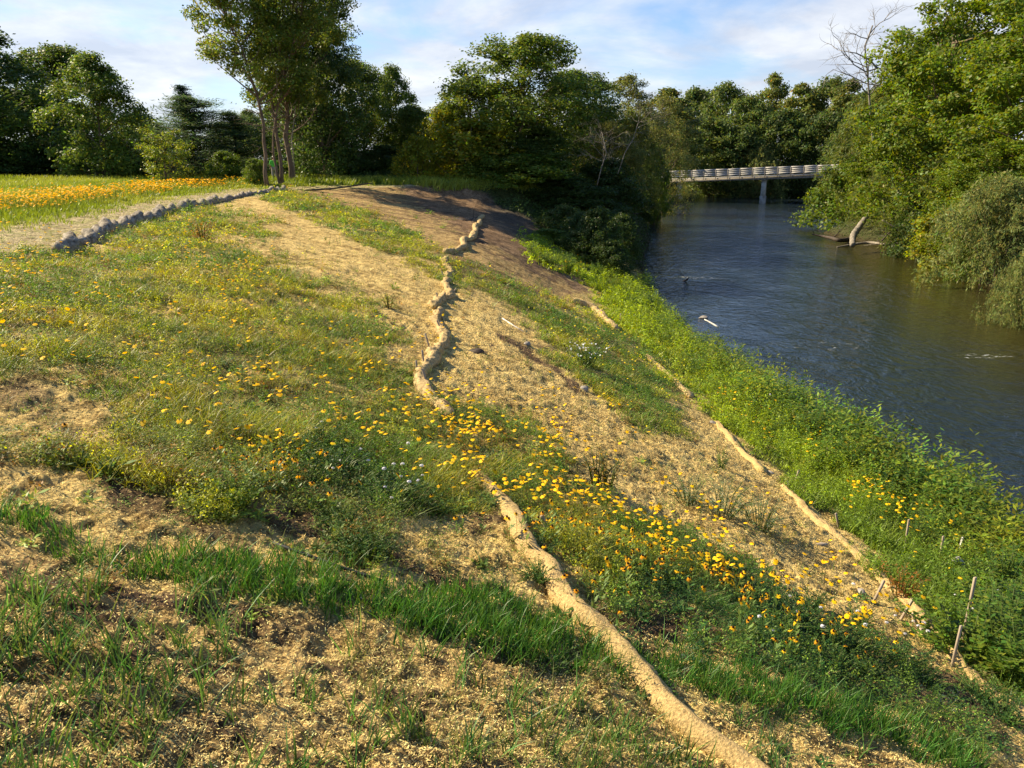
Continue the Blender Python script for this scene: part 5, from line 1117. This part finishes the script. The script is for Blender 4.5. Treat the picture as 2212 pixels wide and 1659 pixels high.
# sites
def sites(Mk, n, r0, r1, zmin=-6.8):
    x, y, r = cand(n, r0, r1, rg=rf, power=-.0); z = base_h(x, y); d = look(Mk, x, y, z)
    k = (rf.random(n) < np.clip(d*.5, 0, 1)*sstep(.3, .6, fbm(x*1.7, y*1.7, 111, 3))) & visible_uv(x, y, z, 20) & (z > zmin)
    return keep(k, x, y, r)
fx, fy, fr = sites(MF, 40000, 4.3, 26)
bx, by, br = sites(MFB, 26000, 8, 36)
print('flowers', len(fx), len(bx))
def lab_for(u, v):
    if v < 720 and u < 130: return 'black-eyed Susan by the grey roll end at far left', 'black-eyed Susans at the left edge near the path'
    if v < 760: return 'small black-eyed Susan on the upper weedy slope below the path', 'black-eyed Susans on the upper weedy slope'
    if u > 1600 and v < 1260: return 'black-eyed Susan among the tall riverside weeds at right', 'black-eyed Susans in the riverside weeds'
    if u > 1620: return 'black-eyed Susan in the dark green clover at lower right', 'black-eyed Susans in the clover at lower right'
    if u < 480: return 'black-eyed Susan scattered low in the grass at far left', 'black-eyed Susans at far left'
    if u < 800: return 'black-eyed Susan in the windblown grass left of the thick roll', 'black-eyed Susans in the windblown grass at left'
    if v < 960 and u < 1010: return 'black-eyed Susan just left of where the tan roll disappears', 'black-eyed Susans left of the buried roll'
    if v < 1030: return 'black-eyed Susan in the dense patch where the tan roll disappears', 'black-eyed Susans in the dense patch over the roll'
    if u > 1500 and v > 1230: return 'orange black-eyed Susan in the tight cluster beside the dark clover', 'black-eyed Susans in the tight orange cluster'
    if v < 1130 and u > 1200: return 'black-eyed Susan at the upper edge of the slope flowers next to bare straw', 'black-eyed Susans next to the bare straw'
    if u < 1230: return 'black-eyed Susan growing close beside the thick tan roll', 'black-eyed Susans close beside the thick roll'
    if v > 1240: return 'black-eyed Susan low on the slope above the right oat band', 'black-eyed Susans above the right oat band'
    return 'black-eyed Susan in the middle of the slope right of the thick roll', 'black-eyed Susans on the middle slope'
ax_ = np.r_[fx, bx]; ay = np.r_[fy, by]; ar = np.r_[fr, br]; isb = np.r_[np.zeros(len(fx), bool), np.ones(len(bx), bool)]
order = np.argsort(ar); ind = order[:290]; rest = order[290:]
for i in ind:
    X, Y = float(ax_[i]), float(ay[i]); Z = float(hgt(np.array([X]), np.array([Y]))[0]); u, v = proj(X, Y, Z+.2)
    lab, grp = lab_for(float(u), float(v)); s, p, c = FV[rf.integers(12)]
    k = (1.0 + (.7 if isb[i] else 0))*rf.uniform(.85, 1.2)
    o = empty('black_eyed_susan', (X, Y, Z), lab, 'flower', grp, rf.random()*6.28, (k*.78/(1.5 if isb[i] else 1), k*.78/(1.5 if isb[i] else 1), k))
    link('stem', s, o); link('petals', p, o); link('flower_center', c, o)
# the remaining ones in one mass
def flower_mass(x, y, r, hh, rad, cols, center=True, rg=rf, npet=5, stem=True, asp=None):
    n = len(x); z = hgt(x, y)+hh; parts = []
    th = np.arange(6)*np.pi/3; R1 = np.maximum(rad, .00105*r)
    t1 = rg.normal(size=n)*.3; t2 = rg.normal(size=n)*.3
    ph = rg.random(n)*1.0
    ca = np.cos(th[None]+ph[:, None])*R1[:, None]; sa = np.sin(th[None]+ph[:, None])*R1[:, None]
    ring = np.stack([x[:, None]+ca, y[:, None]+sa, z[:, None]+ca*t1[:, None]+sa*t2[:, None]-R1[:, None]*.2], -1)
    cc = np.stack([x, y, z], 1)[:, None]
    V = np.concatenate([cc, ring], 1).reshape(-1, 3); b = np.arange(n)*7
    Fq = np.concatenate([np.stack([b, b+1, b+2, b+3], 1), np.stack([b, b+3, b+4, b+5], 1), np.stack([b, b+5, b+6, b+1], 1)])
    parts.append((V, Fq, np.repeat(cols, 7, 0)))
    if center:
        P = np.stack([x, y, z+.010], 1); k = R1*.36
        q = np.stack([P+np.stack([k, 0*k, 0*k], 1), P+np.stack([0*k, k, 0*k], 1), P-np.stack([k, 0*k, 0*k], 1), P-np.stack([0*k, k, 0*k], 1)], 1)
        top = np.stack([P+np.stack([0*k, 0*k, k*1.6], 1)], 1)
        V = np.concatenate([q, top], 1).reshape(-1, 3); b = np.arange(n)*5
        Fq = np.concatenate([np.stack([b+a, b+(a+1) % 4, b+4, b+4], 1) for a in range(4)])
        parts.append((V, Fq, np.full((len(V), 3), .03)*np.array([1.3, .7, .4])))
    if stem:
        V, Fq, C = blades(x, y, hh, np.maximum(.006, .0006*r), colvar((.13, .18, .03), n, rg), rg, 0.0, 0.0, 0, 0); parts.append((V, Fq, C))
    return merge(parts)
parts = []
x, y, r, bb = ax_[rest], ay[rest], ar[rest], isb[rest]
parts.append(flower_mass(x, y, r, np.where(bb, rf.uniform(.35, .7, len(x)), rf.uniform(.13, .30, len(x))), .027, colvar((.92, .55, .012), len(x), rf, .1, .05)))
x, y, r = cand(40000, 16, 48, rg=rf); z = base_h(x, y); d = look(MF, x, y, z)*.12+look(MFB, x, y, z)*.5
k = (rf.random(len(x)) < d) & (x > cv(C_crest, y)) & visible_uv(x, y, z); x, y, r = keep(k, x, y, r)
if len(x): parts.append(flower_mass(x, y, r, rf.uniform(.12, .3, len(x)), .028, colvar((.92, .55, .012), len(x), rf, .1, .05)))
# meadow flowers beyond the path, in drifts
x, y, r = cand(150000, 17, 60, rg=rf, power=-1.0); z = base_h(x, y); dd = cv(C_crest, y)-x
u, v = proj(x, y, z+.4)
dr = ell(60, 480, 260, 44)*.0
M_mead = blur(np.maximum.reduce([line([(-20, 432), (120, 428), (300, 412), (480, 402), (560, 398)], [20, 20, 20, 17, 9])*1.6, line([(-20, 478), (80, 470), (190, 455), (270, 442)], [34, 34, 28, 18])*.8, line([(280, 445), (360, 440)], 10)*.5, ell(20, 500, 60, 14)*.5]), 1)
fu = np.clip(u/4, 0, MW-1).astype(int); fv_ = np.clip(v/4, 0, MH-1).astype(int)
k = (rf.random(len(x)) < M_mead[fv_, fu]*(.10+.9*sstep(.38, .58, fbm(x*.6, y*.6, 121, 3)))) & (dd > 4.2) & (y < 60) & (u > -60) & (u < 600); x, y, r = keep(k, x, y, r)
print('meadow', len(x))
parts.append(flower_mass(x, y, r, rf.uniform(.18, .6, len(x)), .030, colvar((.92, .50, .012), len(x), rf, .12, .06), center=False))
V, Fq, C = merge(parts); stuff('distant_flowers', V, Fq, C, M_petal, 'yellow black-eyed Susans massed in the meadow and farther slope', 'wildflowers')
# small yellow blossoms on the weedy strips and bank
x, y, r = cand(60000, 9, 48, rg=rf); z = base_h(x, y); d = look(MY, x, y, z)*.22+look(MBK, x, y, z)*.012+look(MG, x, y, z)*.006
k = (rf.random(len(x)) < d*sstep(.4, .65, fbm(x*1.3, y*1.3, 131, 3))) & visible_uv(x, y, z) & (z > -6.9); x, y, r = keep(k, x, y, r)
V, Fq, C = flower_mass(x, y, r, rf.uniform(.12, .35, len(x)), .012, colvar((.80, .62, .02), len(x), rf, .1, .05), center=False)
stuff('yellow_blossoms', V, Fq, C, M_petal, 'tiny pure yellow blossoms dotting the weedy strips', 'wildflowers')
# white clover heads
def ball_flower(rg, h, rad):
    s = MB(); s.tube([(0, 0, -.01), (.01, 0, h*.5), (.012, .01, h)], .0018, 4, (.12, .19, .03)); f = MB()
    for k in range(26):
        d = unit(rg.normal(size=3)); d[2] = abs(d[2])*.9-.15; p = np.array([.012, .01, h])+d*rad; q = unit(rg.normal(size=3))
        V, Fq, C = leaf_quads(np.array([p]), np.array([d]), rad*.9, .6, np.array([[.72, .70, .74]]), rg); f.add(V, Fq, C)
    return s.mesh('stem', M_grass), f.mesh('flower_head', M_petal)
WF = [ball_flower(rf, .2, .014), ball_flower(rf, .26, .016), ball_flower(rf, .16, .012)]
WS = [('white clover head in the dark clover patch at mid left', 'white clover heads in the dark patch at mid left', [(690, 945), (700, 930), (780, 1000), (720, 1035), (760, 1010), (850, 1035), (865, 1050), (875, 1045), (890, 1090), (838, 1078), (828, 1060), (912, 1052), (918, 1048), (880, 998), (740, 1020), (800, 1025), (845, 1105), (900, 1070)]),
      ('white clover head in the dark clover patch at lower right', 'white clover heads at lower right', [(1795, 1370), (1860, 1390), (1930, 1345), (1975, 1375), (1990, 1385), (1965, 1360), (1770, 1340), (1720, 1345), (1840, 1300), (1700, 1310), (1765, 1400), (1910, 1370), (1950, 1390), (1640, 1370), (1670, 1390), (1850, 1350), (1998, 1400)]),
      ('white daisy-like bloom in the lower right corner weeds', 'white blooms in the corner weeds', [(2100, 1300), (2115, 1320), (2135, 1318), (2130, 1345), (2070, 1330), (2090, 1345), (2150, 1300), (2060, 1315)]),
      ('small white bloom in the tall riverside weeds', 'white blooms in the riverside weeds', [(1710, 870), (1722, 890), (1690, 860), (1800, 905), (1830, 960), (2000, 965), (2080, 1010), (2150, 1050), (1900, 1010), (1660, 850)])]
for lab, grp, pts in WS:
    for (u, v) in pts:
        p = at(u, v+12 if 'tall' not in lab else v+60); h, s = WF[rf.integers(3)]; kz = 1.0 if 'tall' not in lab else 2.6
        o = empty('white_clover', p, lab, 'flower', grp, rf.random()*6, (1.25, 1.25, kz)); link('stem', h, o); link('flower_head', s, o)

# ------------------------------------------------------------------ individual leafy plants
def plant_proto(key, seed, H, R, nl, ls, col, asp=.5, stems=9, head=None, upright=.6, headcol=(.7, .7, .72)):
    rg = np.random.default_rng(seed); st = MB(); LP, LN, LA, LS = [], [], [], []
    tips = []
    for s in range(stems):
        a = rg.random()*6.28; q = rg.random()**.6; e = np.array([math.cos(a)*R*q, math.sin(a)*R*q, H*(1-(1-upright)*q)*rg.uniform(.75, 1.05)]); b = e*np.array([.25, .25, 0])
        P = np.array([b-np.array([0, 0, .03]), b*.5+e*.5+np.array([0, 0, H*.08]), e]); P[1, :2] = b[:2]*.6+e[:2]*.4
        st.tube(P, [.006, .005, .002], 4, (.11, .16, .03)); tips.append(e)
        m = nl//stems; t = rg.random(m)**.8; pos = (1-t)[:, None]**2*P[0]+2*((1-t)*t)[:, None]*P[1]+(t**2)[:, None]*P[2]
        az = rg.random(m)*6.28; out_ = np.stack([np.cos(az), np.sin(az), rg.normal(size=m)*.3+.1], 1); L = ls*rg.uniform(.6, 1.25, m)*(1.1-.5*t)
        LP.append(pos+out_*L[:, None]*.6); LA.append(out_); LN.append(np.stack([np.cos(az)*-.4, np.sin(az)*-.4, np.ones(m)], 1)+rg.normal(size=(m, 3))*.3); LS.append(L)
    P = np.vstack(LP); P[:, 2] = np.maximum(P[:, 2], .01); cl = pal(rg, len(P), col, .18, .2)
    V, Fq, C = leaf_quads(P, np.vstack(LN), np.concatenate(LS), asp, cl, rg, np.vstack(LA))
    fol = mesh_np('foliage', V, Fq, C, M_leaf); hd = None
    if head:
        n = head; pk = np.array(tips)[rg.integers(len(tips), size=n)]+rg.normal(size=(n, 3))*.04+np.array([0, 0, .02])
        V, Fq, C = leaf_quads(pk, rg.normal(size=(n, 3))*.4+np.array([0, 0, 1]), .028, 1, np.tile(np.array(headcol), (n, 1)), rg); hd = mesh_np('blossoms', V, Fq, C, M_petal)
    PROTO[key] = (fol, st.mesh('stems', M_grass), H, R, hd)
plant_proto('clover', 201, .26, .34, 900, .035, (.040, .105, .022), .62, 26, None, .55)
plant_proto('clover2', 202, .22, .40, 1000, .034, (.055, .135, .024), .62, 30, None, .5)
plant_proto('weed', 203, .9, .38, 620, .10, (.10, .19, .024), .32, 16, None, .75)
plant_proto('weed2', 204, 1.1, .5, 900, .085, (.075, .155, .024), .5, 22, None, .7)
plant_proto('bushy', 205, .8, .7, 1700, .075, (.125, .215, .024), .55, 34, None, .6)
plant_proto('aster', 206, .35, .3, 500, .05, (.06, .13, .03), .3, 18, 60, .7)
plant_proto('rosette', 207, .11, .10, 30, .085, (.10, .18, .035), .34, 9, None, .5)
plant_proto('rusty', 208, .55, .32, 420, .06, (.28, .15, .03), .4, 14, None, .7)
plant_proto('brownweed', 209, .3, .16, 130, .06, (.16, .13, .03), .35, 8, None, .8)
plant_proto('grey', 210, .5, .45, 600, .075, (.20, .25, .13), .16, 20, None, .45)
def put_plant(key, u, v, sc, label, name='leafy_plant', cat='plant', group=None, raw=None, sz=None):
    fol, st, H, R, hd = PROTO[key]; p = at(u, v) if raw is None else np.array([raw[0], raw[1], float(hgt(np.array([raw[0]]), np.array([raw[1]]))[0])])
    o = empty(name, p, label, cat, group, random.Random(int(u*7+v)).random()*6.28, (sc, sc, sz or sc))
    link('foliage', fol, o); link('stems', st, o)
    if hd: link('blossoms', hd, o)
    return o
def arrays(me):
    n = len(me.vertices); v = np.empty(n*3, np.float32); me.vertices.foreach_get('co', v); c = np.empty(n*4, np.float32); me.color_attributes['Col'].data.foreach_get('color', c)
    return v.reshape(-1, 3), np.arange(n).reshape(-1, 4), c.reshape(-1, 4)[:, :3]
def sow(key, x, y, sc, rg, var=.25, szk=1.0, tint=None, frac=1.0, gr=False):
    V0, F0, C0 = arrays(PROTO[key][0]); nq = int(len(F0)*frac); pick = rg.permutation(len(F0))[:nq]; idx = F0[pick].ravel(); V0 = V0[idx]; C0 = C0[idx]
    n = len(x); a = rg.random(n)*6.28; ca, sa = np.cos(a)[:, None], np.sin(a)[:, None]; k = sc[:, None]
    X = x[:, None]+k*(V0[None, :, 0]*ca-V0[None, :, 1]*sa); Y = y[:, None]+k*(V0[None, :, 0]*sa+V0[None, :, 1]*ca); Z = hgt(x, y)[:, None]+V0[None, :, 2]*k*szk*rg.uniform(.8, 1.2, (n, 1))
    C = C0[None]*np.exp(rg.normal(size=(n, 1, 1))*var)*(np.ones(3) if tint is None else np.array(tint))
    if gr: C = C*greener(x, y)[:, None]
    m = n*len(V0); return np.stack([X, Y, Z], -1).reshape(-1, 3), np.arange(m).reshape(-1, 4), C.reshape(-1, 3)
rw = np.random.default_rng(515); parts = []
for key, N_, s0, szk, fr, tint in [('weed', 1500, .9, .8, .35, (1.2, 1.1, 1)), ('weed2', 1100, .75, .75, .3, None), ('bushy', 900, .75, .8, .3, (1.1, 1.05, 1)), ('bushy', 700, .65, .8, .3, (.7, .85, 1)), ('weed', 1300, .8, .9, .3, (1.9, 1.35, .9))]:
    x, y, r = cand(N_*4, 8, 58, az=40, rg=rw); z = base_h(x, y); g = look(MBK, x, y, z); edge = sstep(-5.4, -6.6, z)
    k = (rw.random(len(x)) < g*(.25+.75*edge)*sstep(.35, .6, fbm(x*.7+N_, y*.7, 141, 3))) & (z > -7.0) & visible_uv(x, y, z); x, y, r, edge = keep(k, x, y, r, edge)
    parts.append(sow(key, x, y, s0*rw.uniform(.4, 1.4, len(x))*(.45+.95*edge*sstep(34, 20, r)+.5*edge)*np.maximum(1, r/26), rw, .25, szk, tint, fr))
for key, N_, s0, szk, fr, tint in [('weed', 4200, .33, .7, .12, (1.5, 1.15, 1)), ('clover2', 2200, .6, .6, .14, (1.5, 1.3, 1)), ('aster', 3600, .6, .85, .18, (1.8, 1.4, 1)), ('rosette', 2400, .9, .9, 1, (1.3, 1.2, 1)), ('brownweed', 1500, .7, .8, .5, (1.4, 1.2, 1)), ('grey', 1000, .4, .6, .2, (1, 1.05, 1))]:
    x, y, r = cand(N_*3, 4, 50, az=42, rg=rw); z = base_h(x, y); g = look(MG, x, y, z)+.035*(x > cv(C_crest, y))
    k = (rw.random(len(x)) < g*sstep(.35, .6, fbm(x*1.2+N_, y*1.2, 151, 3))) & (z > -6.5) & visible_uv(x, y, z) & (look(MO, x, y, z) < .4) & (look(cutm, x, y, z) < .5); x, y, r = keep(k, x, y, r)
    parts.append(sow(key, x, y, s0*rw.uniform(.5, 1.35, len(x))*np.maximum(1, r/16), rw, .3, szk, tint, fr, gr=True))
V, Fq, C = merge(parts); print('sown quads', len(Fq)); stuff('leafy_weeds', V, Fq, C, M_leaf, 'mixed leafy weeds of many kinds over the river bank and weedy strips', 'weeds')
CL = [(640, 990, 1.2, 'dark clover clump at the left end of the mid-left dark patch'), (720, 1030, 1.3, 'dark clover clump in the middle of the mid-left dark patch'), (770, 1050, 1.2, 'dark clover clump with white heads beside it, mid left'),
      (830, 1085, 1.3, 'dark clover clump at the right end of the mid-left dark patch'), (900, 1095, 1.0, 'dark clover clump next to the buried end of the thick roll'), (700, 960, 1.0, 'small dark clover clump above the mid-left patch'),
      (765, 1190, .95, 'round clover clump on the bare straw above the oat band, upper'), (812, 1205, .8, 'round bright clover clump on the bare straw, lower'), (740, 1140, .8, 'leggy clover clump on the straw below the dark patch'),
      (1170, 1200, .75, 'clover hugging the right side of the thick roll, upper'), (1160, 1250, .7, 'clover hugging the right side of the thick roll, lower'),
      (1560, 1210, 1.1, 'dark bushy clump right of the tight orange flower cluster, highest'), (1600, 1245, 1.2, 'dark bushy clump with large leaves beside the orange cluster'), (1640, 1290, 1.2, 'dark clover mound left of centre at lower right'),
      (1690, 1330, 1.2, 'dark clover mound second from the orange cluster'), (1750, 1340, 1.2, 'dark clover mound in the middle of the lower right mass'), (1800, 1370, 1.2, 'dark clover mound below the bare straw at lower right'),
      (1850, 1390, 1.1, 'dark clover mound near the leaning stakes'), (1910, 1400, 1.1, 'dark clover mound above the brown block stone'), (1970, 1420, 1.1, 'dark clover mound close to the end of the lower roll'), (2020, 1450, .9, 'last clover mound before the thin leaning lath'),
      (1820, 1430, 1.0, 'dark clover mound at the bottom of the lower right mass, left'), (1760, 1400, 1.0, 'dark clover mound over the dark soil at lower right'), (1900, 1440, .8, 'low clover mound at the bottom of the lower right mass, right'), (1870, 1330, .9, 'clover mound touching the bare straw at lower right'), (1780, 1290, .8, 'clover mound with bare straw above it'),
      (2120, 1510, .9, 'dark clover mound in the bottom right corner, upper'), (2170, 1560, .9, 'dark clover mound in the bottom right corner, lower'), (1700, 1460, .6, 'small mixed clump above the right oat band'), (1420, 1150, .8, 'clover clump in the slope flowers near the bare straw')]
for i, (u, v, s, lab) in enumerate(CL): put_plant('clover' if i % 2 else 'clover2', u-(22 if 11 <= i <= 25 else 0), v+(24 if 11 <= i <= 25 else 0), s*.92, lab, 'clover_clump', 'clover', 'dark green clover clumps')
put_plant('aster', 1265, 790, 1.6, 'green clump topped with small white blossoms below the weedy strip', 'aster_clump', 'flowering plant')
put_plant('rosette', 1040, 1225, 1.0, 'small broad-leaved rosette on the straw left of the roll', 'leafy_rosette'); put_plant('rosette', 1060, 1290-20, .9, 'broad-leaved rosette hard by the left side of the roll', 'leafy_rosette')
put_plant('rosette', 175, 1010, 1.6, 'large bright rosette in the shade patch at left', 'leafy_rosette'); put_plant('rosette', 235, 1025, 1.5, 'dark wide rosette right of the bright one at left', 'leafy_rosette')
put_plant('rosette', 1590, 1400, .8, 'small rosette on the bare soil below the orange cluster', 'leafy_rosette')
put_plant('brownweed', 840, 665, 1.2, 'lone dark weed standing in the bare straw left of the slope roll', 'weed'); put_plant('brownweed', 1290, 1050, 1.6, 'brownish tall weed in the flowers at the straw edge', 'weed')
put_plant('brownweed', 1310, 1055, 1.5, 'second brownish tall weed right beside the first', 'weed'); put_plant('rusty', 440, 520, 1.3, 'rusty brown bushy weed below the grey rolls', 'weed'); put_plant('rusty', 1945, 1290, 1.0, 'rusty orange weed between the lower roll and the riverside shrubs', 'weed')
put_plant('bushy', 510, 1095, .42, 'bushy green clump on the lower left bare straw', 'leafy_shrub', 'shrub'); put_plant('grey', 1560, 1110, 1.2, 'silvery arching willow sprig on the bare straw', 'willow_sprig', 'willow sprig'); put_plant('grey', 1640, 1140, 1.1, 'second silvery willow sprig reaching right over the straw', 'willow_sprig', 'willow sprig')
put_plant('grey', 1490, 1090, 1.0, 'grey-green sprig at the upper left of the arching willow sprig', 'willow_sprig', 'willow sprig'); put_plant('weed', 1560, 1010, .35, 'thin weed in the middle of the bare straw', 'weed')
# riverside tall leafy plants along the water, labelled in order down the bank
BK = [(1150, 548), (1185, 565), (1225, 580), (1290, 590), (1340, 622), (1400, 668), (1470, 705), (1530, 745), (1600, 790), (1650, 835), (1705, 850), (1745, 900), (1790, 925), (1850, 960), (1880, 1000), (1930, 1020), (1985, 1050), (2030, 1090), (2080, 1130), (2130, 1180), (2190, 1230), (2060, 1180), (2110, 1240), (2160, 1290), (2205, 1350), (2090, 1420), (2150, 1440), (2200, 1480), (1800, 985), (1750, 960), (1980, 1120), (2120, 1350), (2170, 1400)]
BL = ['in the shade at the foot of the scree', 'a step below the shaded scree', 'beside the orange flowers near the forest corner', 'above the corner of the shaded water', 'at the upper end of the bright bank grass', 'at the water edge beyond the bright grass', 'on the crest of the bright bank grass',
      'at the water beside the bleached stick', 'where the bank bends, upper side', 'where the bank bends, middle', 'standing tallest against the water at mid bank', 'just below the tallest one against the water', 'bushy one against the dark water at mid bank', 'fanning out over the water right of the mid bank bush', 'left of the reddish stems on the bank',
      'above the large riverside flower group', 'right of the large riverside flower group', 'against the river, halfway to the right edge', 'leaning over the water near the white cattail-like tips', 'bushy one close to the right edge', 'cut by the right edge, upper', 'below the flowers beside the broken white branch',
      'behind the tall grey lath', 'dense one right of the tall grey lath', 'cut by the right edge, middle', 'around the thin leaning lath', 'in the lower right weeds with orange flowers', 'cut by the right edge, lowest', 'before the small riverside flower group', 'left of the small riverside flower group', 'inside the large riverside flower group', 'between the two laths', 'right of the lone orange flowers at lower right']
for i, ((u, v), d) in enumerate(zip(BK, BL)):
    key = ['weed', 'bushy', 'weed2'][i % 3]; sc = 1.1 if v < 1000 else .95
    put_plant(key, u, v+10, sc*(1.6 if i in (10, 12, 14) else 1.25), ('slender green weed ', 'bushy bright green plant ', 'broad-leaved green plant ')[i % 3]+d, 'riverside_plant', 'plant', 'tall leafy plants along the river bank', sz=sc*(1.5 if i == 10 else .95))
